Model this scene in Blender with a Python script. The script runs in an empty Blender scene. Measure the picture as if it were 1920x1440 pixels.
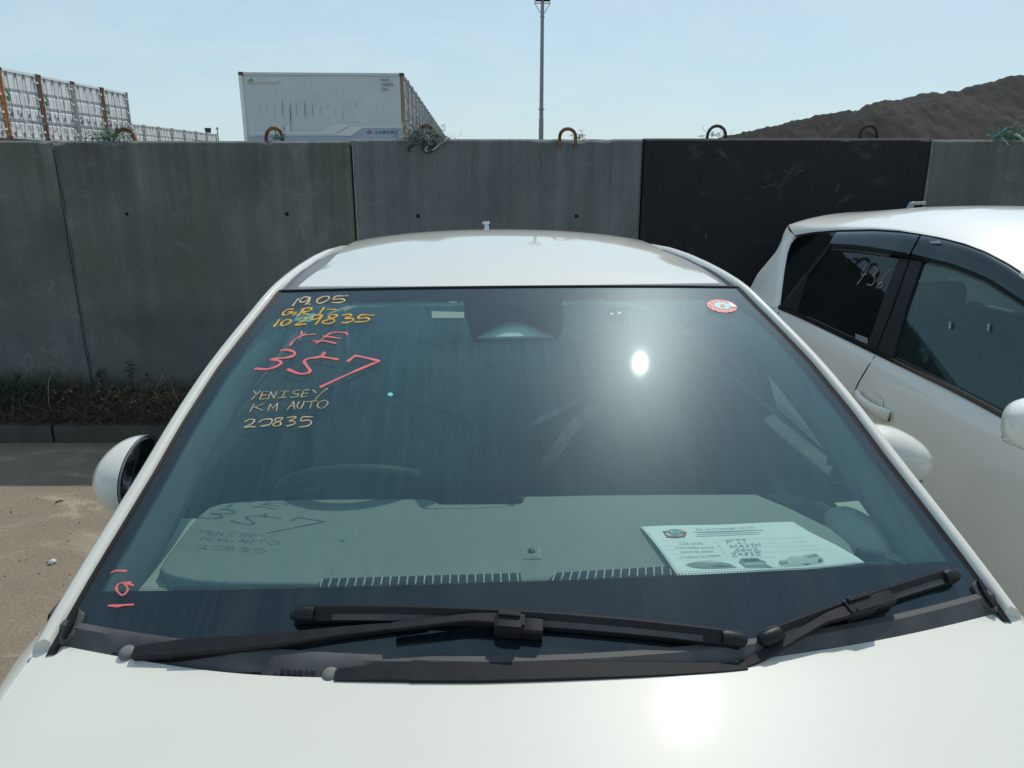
import bpy, bmesh, math, random
from math import sin, cos, tan, pi, radians, sqrt, exp
from mathutils import Vector, Matrix, noise as mnoise

random.seed(7)
S = bpy.context.scene
COL = S.collection

# ------------------------------------------------------------------ camera, sky, sun, exposure
CAM_H = 1.72
PITCH = radians(16.0)
FPX = 1400.0                       # focal length in pixels of the 1920 px wide photograph
SUN_EL, SUN_AZ = radians(53.4), radians(25.5)

cam_data = bpy.data.cameras.new('camera')
cam = bpy.data.objects.new('camera', cam_data)
COL.objects.link(cam)
cam.location = (0, 0, CAM_H)
cam.rotation_euler = (pi/2 - PITCH, 0, 0)
cam_data.sensor_width = 36.0
cam_data.lens = FPX/1920*36.0
cam_data.clip_start = 0.05
cam_data.clip_end = 6000
S.camera = cam

world = bpy.data.worlds.new('World')
S.world = world
world.use_nodes = True
wn, wl = world.node_tree.nodes, world.node_tree.links
wn.clear()
w_out = wn.new('ShaderNodeOutputWorld')
w_bg = wn.new('ShaderNodeBackground')
w_sky = wn.new('ShaderNodeTexSky')
w_sky.sky_type = 'NISHITA'
w_sky.sun_disc = False
w_sky.sun_elevation = SUN_EL
w_sky.sun_rotation = SUN_AZ
w_sky.altitude = 0
w_sky.air_density = 1.0
w_sky.dust_density = 0.35
w_sky.ozone_density = 1.0
w_bg.inputs['Strength'].default_value = 0.125
# thin high cirrus: a slow noise on the sky direction lifts the sky towards white
w_tc = wn.new('ShaderNodeTexCoord')
w_mp = wn.new('ShaderNodeMapping')
w_mp.inputs['Scale'].default_value = (1.6, 1.1, 7.0)
w_mp.inputs['Rotation'].default_value = (0.12, 0.22, 0.3)
w_nz = wn.new('ShaderNodeTexNoise')
w_nz.inputs['Scale'].default_value = 2.3
w_nz.inputs['Detail'].default_value = 7
w_nz.inputs['Roughness'].default_value = 0.62
w_nz.inputs['Distortion'].default_value = 0.6
w_rp = wn.new('ShaderNodeMapRange')
w_rp.inputs['From Min'].default_value = 0.46
w_rp.inputs['From Max'].default_value = 0.80
w_rp.inputs['To Min'].default_value = 0.0
w_rp.inputs['To Max'].default_value = 0.50
w_mix = wn.new('ShaderNodeMixRGB')
w_mix.inputs['Color2'].default_value = (5.6, 6.4, 6.7, 1)
wl.new(w_tc.outputs['Generated'], w_mp.inputs['Vector'])
wl.new(w_mp.outputs['Vector'], w_nz.inputs['Vector'])
wl.new(w_nz.outputs['Fac'], w_rp.inputs['Value'])
wl.new(w_rp.outputs['Result'], w_mix.inputs['Fac'])
w_veil = wn.new('ShaderNodeMixRGB')              # thin high haze over the whole sky
w_sep = wn.new('ShaderNodeSeparateXYZ'); wl.new(w_tc.outputs['Generated'], w_sep.inputs[0])
w_el = wn.new('ShaderNodeMapRange')                # the veil is thick near the horizon and thins out overhead
for k_, v_ in zip(('From Min', 'From Max', 'To Min', 'To Max'), (0.0, 0.75, 0.80, 0.30)): w_el.inputs[k_].default_value = v_
wl.new(w_sep.outputs['Z'], w_el.inputs['Value']); wl.new(w_el.outputs['Result'], w_veil.inputs['Fac'])
w_veil.inputs['Color2'].default_value = (3.95, 5.35, 6.05, 1)
wl.new(w_sky.outputs['Color'], w_veil.inputs['Color1'])
wl.new(w_veil.outputs['Color'], w_mix.inputs['Color1'])
wl.new(w_mix.outputs['Color'], w_bg.inputs['Color'])
wl.new(w_bg.outputs['Background'], w_out.inputs['Surface'])

sun_data = bpy.data.lights.new('sun', 'SUN')
sun_data.energy = 2.9
sun_data.angle = radians(0.55)
sun_data.color = (1.0, 0.96, 0.88)
sun = bpy.data.objects.new('sun', sun_data)
COL.objects.link(sun)
sun.location = (20, 40, 60)
SUN_DIR = Vector((sin(SUN_AZ)*cos(SUN_EL), cos(SUN_AZ)*cos(SUN_EL), sin(SUN_EL)))
sun.rotation_euler = SUN_DIR.to_track_quat('Z', 'Y').to_euler()

S.view_settings.view_transform = 'Standard'
S.view_settings.look = 'None'
S.view_settings.exposure = 0.0
S.view_settings.gamma = 1.0
S.view_settings.use_curve_mapping = False
S.render.engine = 'CYCLES'
S.cycles.use_denoising = True
S.cycles.transparent_max_bounces = 24
S.cycles.max_bounces = 10
S.cycles.sample_clamp_indirect = 6.0

# ------------------------------------------------------------------ geometry of the view: a pixel of the photograph -> a ray
CP, SP = cos(PITCH), sin(PITCH)
EYE = Vector((0, 0, CAM_H))
def ray(px, py):
    u, v = px - 960.0, py - 720.0
    return Vector((u, FPX*CP - v*SP, -(FPX*SP + v*CP))).normalized()
def at_y(px, py, y):
    d = ray(px, py); return EYE + d*(y/d.y)
def at_z(px, py, z):
    d = ray(px, py); return EYE + d*((z - CAM_H)/d.z)
def project(P):
    x, y, z = P[0], P[1], P[2] - CAM_H
    d = y*CP - z*SP; up = y*SP + z*CP
    return 960 + FPX*x/d, 720 - FPX*up/d

# ------------------------------------------------------------------ helpers
def tag(o, label=None, cat=None, group=None, kind=None):
    if label: o['label'] = label
    if cat: o['category'] = cat
    if group: o['group'] = group
    if kind: o['kind'] = kind
    return o
def empty(name, loc=(0, 0, 0), rot=(0, 0, 0)):
    o = bpy.data.objects.new(name, None)
    o.location = loc; o.rotation_euler = rot
    o.empty_display_size = 0.1
    COL.objects.link(o)
    return o
def copy_tree(o, parent=None):
    c = o.copy(); COL.objects.link(c)
    if parent is not None: c.parent = parent
    for ch in list(o.children): copy_tree(ch, c)
    return c

class MB:
    def __init__(s): s.v, s.f, s.m = [], [], []
    def add(s, vs, fs, mi=0):
        o = len(s.v)
        s.v += [tuple(p) for p in vs]
        for f in fs: s.f.append([i + o for i in f]); s.m.append(mi)
        return s
    def box(s, x0, x1, y0, y1, z0, z1, M=None, mi=0):
        vs = [Vector((x, y, z)) for z in (z0, z1) for y in (y0, y1) for x in (x0, x1)]
        if M is not None: vs = [M @ p for p in vs]
        return s.add(vs, [(0,2,3,1),(4,5,7,6),(0,1,5,4),(2,6,7,3),(0,4,6,2),(1,3,7,5)], mi)
    def tube(s, pts, rad, n=8, caps=True, mi=0):
        pts = [Vector(p) for p in pts]
        if not hasattr(rad, '__len__'): rad = [rad]*len(pts)
        vs, prev = [], None
        for i, p in enumerate(pts):
            t = (pts[min(i+1, len(pts)-1)] - pts[max(i-1, 0)])
            t = t.normalized() if t.length > 1e-9 else Vector((0, 0, 1))
            a = prev if prev is not None else (Vector((0, 0, 1)) if abs(t.z) < .9 else Vector((1, 0, 0)))
            a = (a - t*a.dot(t))
            a = a.normalized() if a.length > 1e-6 else t.orthogonal().normalized()
            prev = a; b = t.cross(a)
            for k in range(n):
                w = 2*pi*k/n
                vs.append(p + (a*cos(w) + b*sin(w))*rad[i])
        fs = []
        for i in range(len(pts)-1):
            for k in range(n):
                fs.append((i*n+k, i*n+(k+1) % n, (i+1)*n+(k+1) % n, (i+1)*n+k))
        if caps:
            fs.append(tuple(range(n-1, -1, -1))); fs.append(tuple((len(pts)-1)*n+k for k in range(n)))
        return s.add(vs, fs, mi)
    def sweep(s, pts, prof, up, scales=None, mi=0):
        """closed profile (list of (side, height)) carried along pts; up = normal (vector or list)"""
        pts = [Vector(p) for p in pts]; n = len(prof); vs = []
        for i, p in enumerate(pts):
            t = (pts[min(i+1, len(pts)-1)] - pts[max(i-1, 0)]).normalized()
            U = Vector(up[i]) if isinstance(up, list) else Vector(up)
            side = t.cross(U).normalized(); U = side.cross(t).normalized()
            sc = scales[i] if scales else (1, 1)
            for a, b in prof: vs.append(p + side*a*sc[0] + U*b*sc[1])
        fs = []
        for i in range(len(pts)-1):
            for k in range(n):
                fs.append((i*n+k, i*n+(k+1) % n, (i+1)*n+(k+1) % n, (i+1)*n+k))
        fs.append(tuple(range(n-1, -1, -1))); fs.append(tuple((len(pts)-1)*n+k for k in range(n)))
        return s.add(vs, fs, mi)
    def grid(s, fn, nu, nv, mi=0):
        vs = [fn(i/nu, j/nv) for j in range(nv+1) for i in range(nu+1)]
        fs = [(j*(nu+1)+i, j*(nu+1)+i+1, (j+1)*(nu+1)+i+1, (j+1)*(nu+1)+i) for j in range(nv) for i in range(nu)]
        return s.add(vs, fs, mi)
    def loft(s, rows, mi=0):
        n = len(rows[0]); vs = [p for r in rows for p in r]
        fs = [(j*n+i, j*n+i+1, (j+1)*n+i+1, (j+1)*n+i) for j in range(len(rows)-1) for i in range(n-1)]
        return s.add(vs, fs, mi)
    def prism(s, poly, off, mi=0):
        """polygon (list of points) thickened by vector off"""
        off = Vector(off); n = len(poly); P = [Vector(p) for p in poly]
        vs = P + [p + off for p in P]
        fs = [tuple(range(n-1, -1, -1)), tuple(range(n, 2*n))] + [(i, (i+1) % n, n+(i+1) % n, n+i) for i in range(n)]
        return s.add(vs, fs, mi)
    def ellipsoid(s, c, r, nu=20, nv=12, e=1.0, mi=0):
        def sp(x, q): return math.copysign(abs(x)**q, x)
        vs = []
        for j in range(nv+1):
            ph = -pi/2 + pi*j/nv
            for i in range(nu):
                th = 2*pi*i/nu
                vs.append(Vector((c[0]+r[0]*sp(cos(ph), e)*sp(cos(th), e), c[1]+r[1]*sp(cos(ph), e)*sp(sin(th), e), c[2]+r[2]*sp(sin(ph), e))))
        fs = [(j*nu+i, j*nu+(i+1) % nu, (j+1)*nu+(i+1) % nu, (j+1)*nu+i) for j in range(nv) for i in range(nu)]
        return s.add(vs, fs, mi)
    def disc(s, c, r, axis, n=20, thick=0.01, mi=0):
        c = Vector(c); ax = Vector(axis).normalized(); a = ax.orthogonal().normalized(); b = ax.cross(a)
        return s.prism([c + (a*cos(2*pi*k/n) + b*sin(2*pi*k/n))*r for k in range(n)], ax*thick, mi)
    def build(s, name, mat, parent=None, smooth=None, loc=None, rot=None, fix=True):
        me = bpy.data.meshes.new(name)
        me.from_pydata(s.v, [], s.f)
        mats = mat if isinstance(mat, (list, tuple)) else [mat]
        for m in mats: me.materials.append(m)
        if len(mats) > 1: me.polygons.foreach_set('material_index', s.m)
        if fix and len(s.v) < 60000:
            bm = bmesh.new(); bm.from_mesh(me)
            bmesh.ops.recalc_face_normals(bm, faces=bm.faces)
            bm.to_mesh(me); bm.free()
        if smooth is not None:
            me.shade_smooth(); me.set_sharp_from_angle(angle=radians(smooth))
        me.update()
        o = bpy.data.objects.new(name, me)
        COL.objects.link(o)
        if parent is not None: o.parent = parent
        if loc: o.location = loc
        if rot: o.rotation_euler = rot
        return o

def solid(o, t, offset=-1):
    m = o.modifiers.new('solid', 'SOLIDIFY'); m.thickness = t; m.offset = offset
    return o
def bevel(o, w, seg=2):
    m = o.modifiers.new('bevel', 'BEVEL'); m.width = w; m.segments = seg; m.limit_method = 'ANGLE'; m.angle_limit = radians(35)
    return o
def resample(pts, n):
    pts = [Vector(p) for p in pts]
    L = [0]
    for a, b in zip(pts, pts[1:]): L.append(L[-1] + (b-a).length)
    out = []
    for k in range(n):
        t = L[-1]*k/(n-1); i = 0
        while i < len(L)-2 and L[i+1] < t: i += 1
        d = L[i+1]-L[i]
        out.append(pts[i].lerp(pts[i+1], (t-L[i])/d if d > 1e-12 else 0))
    return out
def smooth_path(pts, k=6):
    """Catmull-Rom through pts"""
    P = [Vector(p) for p in pts]
    if len(P) < 3: return P
    out = []
    for i in range(len(P)-1):
        a, b, c, d = P[max(i-1, 0)], P[i], P[i+1], P[min(i+2, len(P)-1)]
        for j in range(k):
            t = j/k
            out.append(0.5*((2*b) + (c-a)*t + (2*a-5*b+4*c-d)*t*t + (3*b-a-3*c+d)*t**3))
    out.append(P[-1])
    return out
def lerp_tab(tab, x):
    if x <= tab[0][0]: return tab[0][1]
    for (a, p), (b, q) in zip(tab, tab[1:]):
        if x <= b: return p + (q-p)*(x-a)/(b-a)
    return tab[-1][1]

# ------------------------------------------------------------------ materials
def new_mat(name):
    m = bpy.data.materials.new(name); m.use_nodes = True
    return m, m.node_tree.nodes, m.node_tree.links
def bsdf(m): return m.node_tree.nodes['Principled BSDF']
def coords(m, scale=(1, 1, 1), rand=0.0, kind='Object'):
    n, l = m.node_tree.nodes, m.node_tree.links
    tc = n.new('ShaderNodeTexCoord'); mp = n.new('ShaderNodeMapping'); mp.inputs['Scale'].default_value = scale
    l.new(tc.outputs[kind], mp.inputs['Vector'])
    if rand:
        oi = n.new('ShaderNodeObjectInfo'); mu = n.new('ShaderNodeMath'); mu.operation = 'MULTIPLY'; mu.inputs[1].default_value = rand
        l.new(oi.outputs['Random'], mu.inputs[0]); l.new(mu.outputs[0], mp.inputs['Location'])
    return mp.outputs['Vector']
def noise(m, vec, scale, detail=5, rough=.55, dist=0):
    n, l = m.node_tree.nodes, m.node_tree.links
    t = n.new('ShaderNodeTexNoise'); t.inputs['Scale'].default_value = scale; t.inputs['Detail'].default_value = detail
    t.inputs['Roughness'].default_value = rough; t.inputs['Distortion'].default_value = dist
    l.new(vec, t.inputs['Vector']); return t.outputs['Fac']
def remap(m, fac, a, b, c=0.0, d=1.0):
    n, l = m.node_tree.nodes, m.node_tree.links
    t = n.new('ShaderNodeMapRange'); t.clamp = True
    for k, v in zip(('From Min', 'From Max', 'To Min', 'To Max'), (a, b, c, d)): t.inputs[k].default_value = v
    l.new(fac, t.inputs['Value']); return t.outputs['Result']
def mixc(m, fac, c1, c2, mode='MIX'):
    n, l = m.node_tree.nodes, m.node_tree.links
    t = n.new('ShaderNodeMixRGB'); t.blend_type = mode
    for sock, val in ((t.inputs['Fac'], fac), (t.inputs['Color1'], c1), (t.inputs['Color2'], c2)):
        if isinstance(val, (int, float)): sock.default_value = val
        elif isinstance(val, (tuple, list)): sock.default_value = tuple(val) + ((1,) if len(val) == 3 else ())
        else: l.new(val, sock)
    return t.outputs['Color']
def math_(m, op, a, b=None):
    n, l = m.node_tree.nodes, m.node_tree.links
    t = n.new('ShaderNodeMath'); t.operation = op
    for i, x in enumerate((a, b)):
        if x is None: continue
        if isinstance(x, (int, float)): t.inputs[i].default_value = x
        else: l.new(x, t.inputs[i])
    return t.outputs[0]
def bump(m, h, strength=.3, dist=.01):
    n, l = m.node_tree.nodes, m.node_tree.links
    b = n.new('ShaderNodeBump'); b.inputs['Strength'].default_value = strength; b.inputs['Distance'].default_value = dist
    l.new(h, b.inputs['Height']); l.new(b.outputs['Normal'], bsdf(m).inputs['Normal'])
def plain(name, col, rough=.6, metal=0, coat=0, coat_rough=.04, spec=.5, var=0.0, vscale=6, bumps=None, emission=None):
    m, n, l = new_mat(name); b = bsdf(m)
    b.inputs['Base Color'].default_value = (*col, 1); b.inputs['Roughness'].default_value = rough
    b.inputs['Metallic'].default_value = metal; b.inputs['Coat Weight'].default_value = coat
    b.inputs['Coat Roughness'].default_value = coat_rough; b.inputs['Specular IOR Level'].default_value = spec
    if var:
        v = coords(m); f = noise(m, v, vscale)
        lo = tuple(c*(1-var) for c in col); hi = tuple(min(1, c*(1+var)) for c in col)
        l.new(mixc(m, remap(m, f, .3, .7), lo, hi), b.inputs['Base Color'])
        l.new(remap(m, f, .3, .7, max(0, rough-.07), min(1, rough+.07)), b.inputs['Roughness'])
    if bumps:
        v = coords(m); bump(m, noise(m, v, bumps[0], 4), bumps[1], bumps[2])
    return m

def car_paint(name, col, coat_rough):
    m, n, l = new_mat(name); b = bsdf(m)
    v = coords(m)
    big = remap(m, noise(m, v, 2.2, 4), .3, .7)
    l.new(mixc(m, big, tuple(c*.965 for c in col), col), b.inputs['Base Color'])
    b.inputs['Roughness'].default_value = .45
    b.inputs['Specular IOR Level'].default_value = .3
    b.inputs['Coat Weight'].default_value = 1.0
    b.inputs['Coat IOR'].default_value = 1.5
    # wash swirls and dust make the clear coat uneven
    sm = noise(m, v, 7, 5)
    l.new(remap(m, sm, .3, .7, coat_rough*.88, coat_rough*1.12), b.inputs['Coat Roughness'])
    return m
M = {}
M['paint'] = car_paint('pearl_white_paint', (.715, .70, .615), .050)
M['paint_ivory'] = car_paint('ivory_white_paint', (.88, .875, .81), .07)
M['black_plastic'] = plain('black_plastic', (.012, .0125, .0145), .5, spec=.3, var=.15, vscale=40, bumps=(300, .15, .001))
M['grey_plastic'] = plain('weathered_grey_plastic', (.085, .086, .087), .65, spec=.3, var=.3, vscale=14, bumps=(260, .2, .001))
M['rubber'] = plain('rubber', (.008, .008, .0095), .6, spec=.25)
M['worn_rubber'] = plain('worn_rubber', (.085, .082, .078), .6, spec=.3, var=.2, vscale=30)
M['gloss_black'] = plain('gloss_black', (.008, .008, .01), .12, coat=.6)
M['chrome'] = plain('bright_metal', (.62, .62, .62), .18, metal=1)
M['ditch'] = plain('roof_moulding', (.15, .165, .18), .5, var=.06)
M['dash'] = plain('dashboard_skin', (.205, .222, .197), .72, var=.08, vscale=30, bumps=(420, .35, .0012))
M['dash_side'] = plain('beige_trim', (.40, .40, .335), .72, var=.05, vscale=20, bumps=(420, .3, .001))
M['dark_trim'] = plain('dark_cabin_trim', (.012, .013, .015), .7, var=.1)
M['seat'] = plain('grey_seat_fabric', (.10, .11, .11), .95, var=.2, vscale=30)
M['pale_seat'] = plain('pale_grey_seat_fabric', (.52, .53, .51), .95, var=.1, vscale=30)
M['headliner'] = plain('headliner', (.48, .49, .46), .95, var=.05)
M['slat'] = plain('pale_vent_slat', (.42, .45, .43), .5)
M['mirror_face'] = plain('mirror_glass', (.8, .82, .84), .03, metal=1)
M['tyre'] = plain('tyre_rubber', (.018, .018, .019), .85, var=.2)
M['rim'] = plain('alloy_rim', (.5, .5, .52), .3, metal=.9)
M['red_lens'] = plain('red_lens', (.35, .01, .01), .15, coat=.5)
M['clear_lens'] = plain('clear_lens', (.6, .62, .64), .1, coat=.6)
M['paper'] = plain('paper', (.88, .89, .86), .8)
M['ink_grey'] = plain('grey_ink', (.40, .43, .42), .8)
M['ink_dark'] = plain('dark_ink', (.10, .12, .12), .8)
M['ink_pale'] = plain('pale_ink', (.66, .70, .67), .8)
M['ink_red'] = plain('red_ink', (.42, .12, .06), .8)
M['ink_teal'] = plain('teal_ink', (.10, .33, .38), .8)
M['pen'] = plain('pen_ink', (.26, .29, .32), .7)
M['yellow'] = plain('yellow_marker', (.70, .40, .035), .6, var=.18, vscale=60)
M['khaki'] = plain('khaki_marker', (.62, .47, .24), .6, var=.2, vscale=60)
M['sand_marker'] = plain('sand_marker', (.46, .36, .20), .6, var=.2, vscale=60)
M['pink'] = plain('pink_marker', (.78, .17, .16), .6, var=.12, vscale=60)
M['pale_pink'] = plain('pale_pink_marker', (.40, .29, .29), .7, var=.2, vscale=60)
M['sticker_red'] = plain('red_sticker', (.62, .10, .09), .5)
M['sticker_cyan'] = plain('cyan_sticker', (.18, .62, .68), .5)
M['sticker_white'] = plain('white_sticker', (.8, .8, .74), .5)
M['print_navy'] = plain('navy_lettering', (.018, .03, .085), .6)
M['print_red'] = plain('red_lettering', (.30, .03, .03), .6)
M['print_dark'] = plain('dark_lettering', (.06, .065, .07), .6)
M['print_green'] = plain('green_print', (.06, .26, .10), .6)
M['plate'] = plain('grey_placard', (.36, .40, .42), .6)
M['galv'] = plain('galvanised_steel', (.25, .27, .285), .5, metal=.35, var=.2, vscale=4)
M['lamp_glass'] = plain('floodlight_glass', (.62, .62, .55), .2)
M['dead_hole'] = plain('dark_hole', (.008, .008, .009), .9)
M['stone'] = plain('pebble', (.26, .23, .19), .9, var=.4, vscale=9)
M['twig'] = plain('dry_twig', (.05, .04, .028), .9)
M['teal_rope'] = plain('teal_rope', (.05, .17, .16), .9, var=.4, vscale=40)
M['pale_rope'] = plain('pale_rope', (.42, .43, .36), .9, var=.3, vscale=40)
M['dark_rope'] = plain('dark_rope', (.03, .05, .045), .9, var=.4, vscale=40)
M['green_rope'] = plain('green_rope', (.05, .20, .08), .9, var=.3, vscale=40)
M['wire'] = plain('rusty_wire', (.06, .035, .025), .85)

def glass(name, tint, refl=1.0, dust=0.0, haze=.05, dustcol=(.25, .50, .60)):
    """tinted pane: transmitted light by transparency, sky and sun by Fresnel reflection, a film of streaky dust"""
    m, n, l = new_mat(name); n.remove(bsdf(m)); out = n['Material Output']
    tr = n.new('ShaderNodeBsdfTransparent'); tr.inputs['Color'].default_value = (*tint, 1)
    g1 = n.new('ShaderNodeBsdfGlossy'); g1.inputs['Roughness'].default_value = .024; g1.inputs['Color'].default_value = (.80, .92, .95, 1)
    g2 = n.new('ShaderNodeBsdfGlossy'); g2.inputs['Roughness'].default_value = .34; g2.inputs['Color'].default_value = (.78, .95, 1.0, 1)
    gm = n.new('ShaderNodeMixShader'); gm.inputs['Fac'].default_value = haze
    l.new(g1.outputs[0], gm.inputs[1]); l.new(g2.outputs[0], gm.inputs[2])
    fr = n.new('ShaderNodeLayerWeight'); fr.inputs['Blend'].default_value = .5      # Schlick, the same from both sides of the pane
    f5 = math_(m, 'POWER', fr.outputs['Facing'], 5.0)
    f = math_(m, 'MINIMUM', math_(m, 'MULTIPLY', math_(m, 'ADD', math_(m, 'MULTIPLY', f5, .957), .043), 1.3*refl), 1.0)
    mx = n.new('ShaderNodeMixShader')
    l.new(f, mx.inputs['Fac']); l.new(tr.outputs[0], mx.inputs[1]); l.new(gm.outputs[0], mx.inputs[2])
    last = mx.outputs[0]
    if dust:
        v1 = coords(m, (80, 3.4, 1)); v2 = coords(m, (1, 1, 1)); v3 = coords(m, (210, 15, 1))
        st = remap(m, noise(m, v1, 1.6, 6, .65, .5), .32, .75)
        sf = remap(m, noise(m, v3, 1.0, 3, .6), .3, .8)
        bl = remap(m, noise(m, v2, 3.0, 5), .25, .75, .45, 1.15)
        sp = n.new('ShaderNodeTexVoronoi'); sp.inputs['Scale'].default_value = 95
        l.new(v2, sp.inputs['Vector'])
        spk = remap(m, sp.outputs['Distance'], .03, .075, 1.0, 0.0)
        keep = remap(m, noise(m, v2, 19, 2), .56, .62)
        spk = math_(m, 'MULTIPLY', spk, keep)
        d = math_(m, 'MULTIPLY', math_(m, 'ADD', math_(m, 'MULTIPLY', st, .85), math_(m, 'ADD', math_(m, 'MULTIPLY', sf, .45), .10)), bl)
        d = math_(m, 'ADD', math_(m, 'MULTIPLY', d, dust), math_(m, 'MULTIPLY', spk, dust*5.5))
        cs = math_(m, 'SUBTRACT', 1.12, fr.outputs['Facing'])          # a film looks denser the flatter one looks along it
        cs = math_(m, 'DIVIDE', .50, cs)
        d = math_(m, 'MULTIPLY', d, math_(m, 'MULTIPLY', cs, cs))
        df = n.new('ShaderNodeBsdfDiffuse'); df.inputs['Color'].default_value = (*dustcol, 1)
        m2 = n.new('ShaderNodeMixShader')
        l.new(d, m2.inputs['Fac']); l.new(last, m2.inputs[1]); l.new(df.outputs[0], m2.inputs[2]); last = m2.outputs[0]
    l.new(last, out.inputs['Surface'])
    return m
M['windshield'] = glass('windshield_glass', (.74, .88, .84), 1.5, .085, .13)
M['side_glass'] = glass('side_glass', (.66, .80, .75), 1.0, .012)
M['privacy_glass'] = glass('privacy_glass', (.10, .115, .12), 1.0, .008)
M['visor'] = glass('smoked_visor', (.16, .17, .20), 1.25, .02)
M['rear_glass'] = glass('rear_tinted_glass', (.66, .72, .70), 1.0, .01)

def film(name, amount, col):
    """greasy film on the inside of a windscreen: mostly clear, catching the sun a little"""
    m, n, l = new_mat(name); n.remove(bsdf(m)); out = n['Material Output']
    tr = n.new('ShaderNodeBsdfTransparent'); df = n.new('ShaderNodeBsdfDiffuse'); df.inputs['Color'].default_value = (*col, 1)
    fr = n.new('ShaderNodeLayerWeight'); fr.inputs['Blend'].default_value = .5
    cs = math_(m, 'DIVIDE', .50, math_(m, 'SUBTRACT', 1.12, fr.outputs['Facing']))
    v = coords(m)
    bl = remap(m, noise(m, v, 2.2, 4), .25, .75, .7, 1.2)
    bl = math_(m, 'MULTIPLY', bl, remap(m, noise(m, coords(m, (60, 3, 1)), 1.4, 5, .65, .4), .3, .75, .65, 1.3))
    f = math_(m, 'MINIMUM', math_(m, 'MULTIPLY', math_(m, 'MULTIPLY', cs, cs), math_(m, 'MULTIPLY', bl, amount)), .9)
    mx = n.new('ShaderNodeMixShader'); l.new(f, mx.inputs['Fac']); l.new(tr.outputs[0], mx.inputs[1]); l.new(df.outputs[0], mx.inputs[2])
    l.new(mx.outputs[0], out.inputs['Surface'])
    return m
M['film'] = film('inner_glass_film', .27, (.19, .51, .60))

# ------------------------------------------------------------------ setting: ground, kerb, verge
WALL_Y = 5.17
WALL_H = 1.91
KERB_Y = 4.60

def ground_material():
    m, n, l = new_mat('dusty_asphalt'); b = bsdf(m)
    v = coords(m)
    big = remap(m, noise(m, v, 1.1, 6, .6, .4), .34, .66)
    mid = remap(m, noise(m, v, 5, 6, .65), .3, .7)
    fine = remap(m, noise(m, v, 70, 4, .7), .3, .72)
    c = mixc(m, big, (.285, .236, .170), (.375, .310, .222))
    # worn bare concrete showing grey-green through the dust
    worn = remap(m, noise(m, coords(m, (.7, 1.5, 1)), 2.1, 5, .6, .6), .52, .66)
    c = mixc(m, math_(m, 'MULTIPLY', worn, .75), c, (.26, .235, .175))
    # drifted sand lies in patches
    sand = remap(m, noise(m, coords(m, (.55, 1.35, 1)), 2.7, 6, .6, .7), .54, .66)
    c = mixc(m, math_(m, 'MULTIPLY', sand, .8), c, (.58, .48, .35))
    c = mixc(m, math_(m, 'MULTIPLY', mid, .35), c, (.20, .165, .12))
    c = mixc(m, .55, c, mixc(m, fine, (.30, .30, .30), (1.0, 1.0, 1.0)), 'MULTIPLY')
    gr = n.new('ShaderNodeTexVoronoi'); gr.inputs['Scale'].default_value = 85; l.new(v, gr.inputs['Vector'])
    grit = math_(m, 'MULTIPLY', remap(m, gr.outputs['Distance'], .12, .2, 1, 0), remap(m, noise(m, v, 14, 3), .55, .62))
    c = mixc(m, math_(m, 'MULTIPLY', grit, .6), c, (.42, .38, .30))
    l.new(c, b.inputs['Base Color'])
    b.inputs['Roughness'].default_value = .92
    bump(m, math_(m, 'ADD', math_(m, 'MULTIPLY', mid, .6), fine), .55, .006)
    return m
M['ground'] = ground_material()
g = MB()
g.add([(-1500, -600, 0), (1500, -600, 0), (1500, 3000, 0), (-1500, 3000, 0)], [(0, 1, 2, 3)])
tag(g.build('ground', M['ground']), 'dusty brown asphalt with drifts of pale sand', kind='structure')

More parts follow.
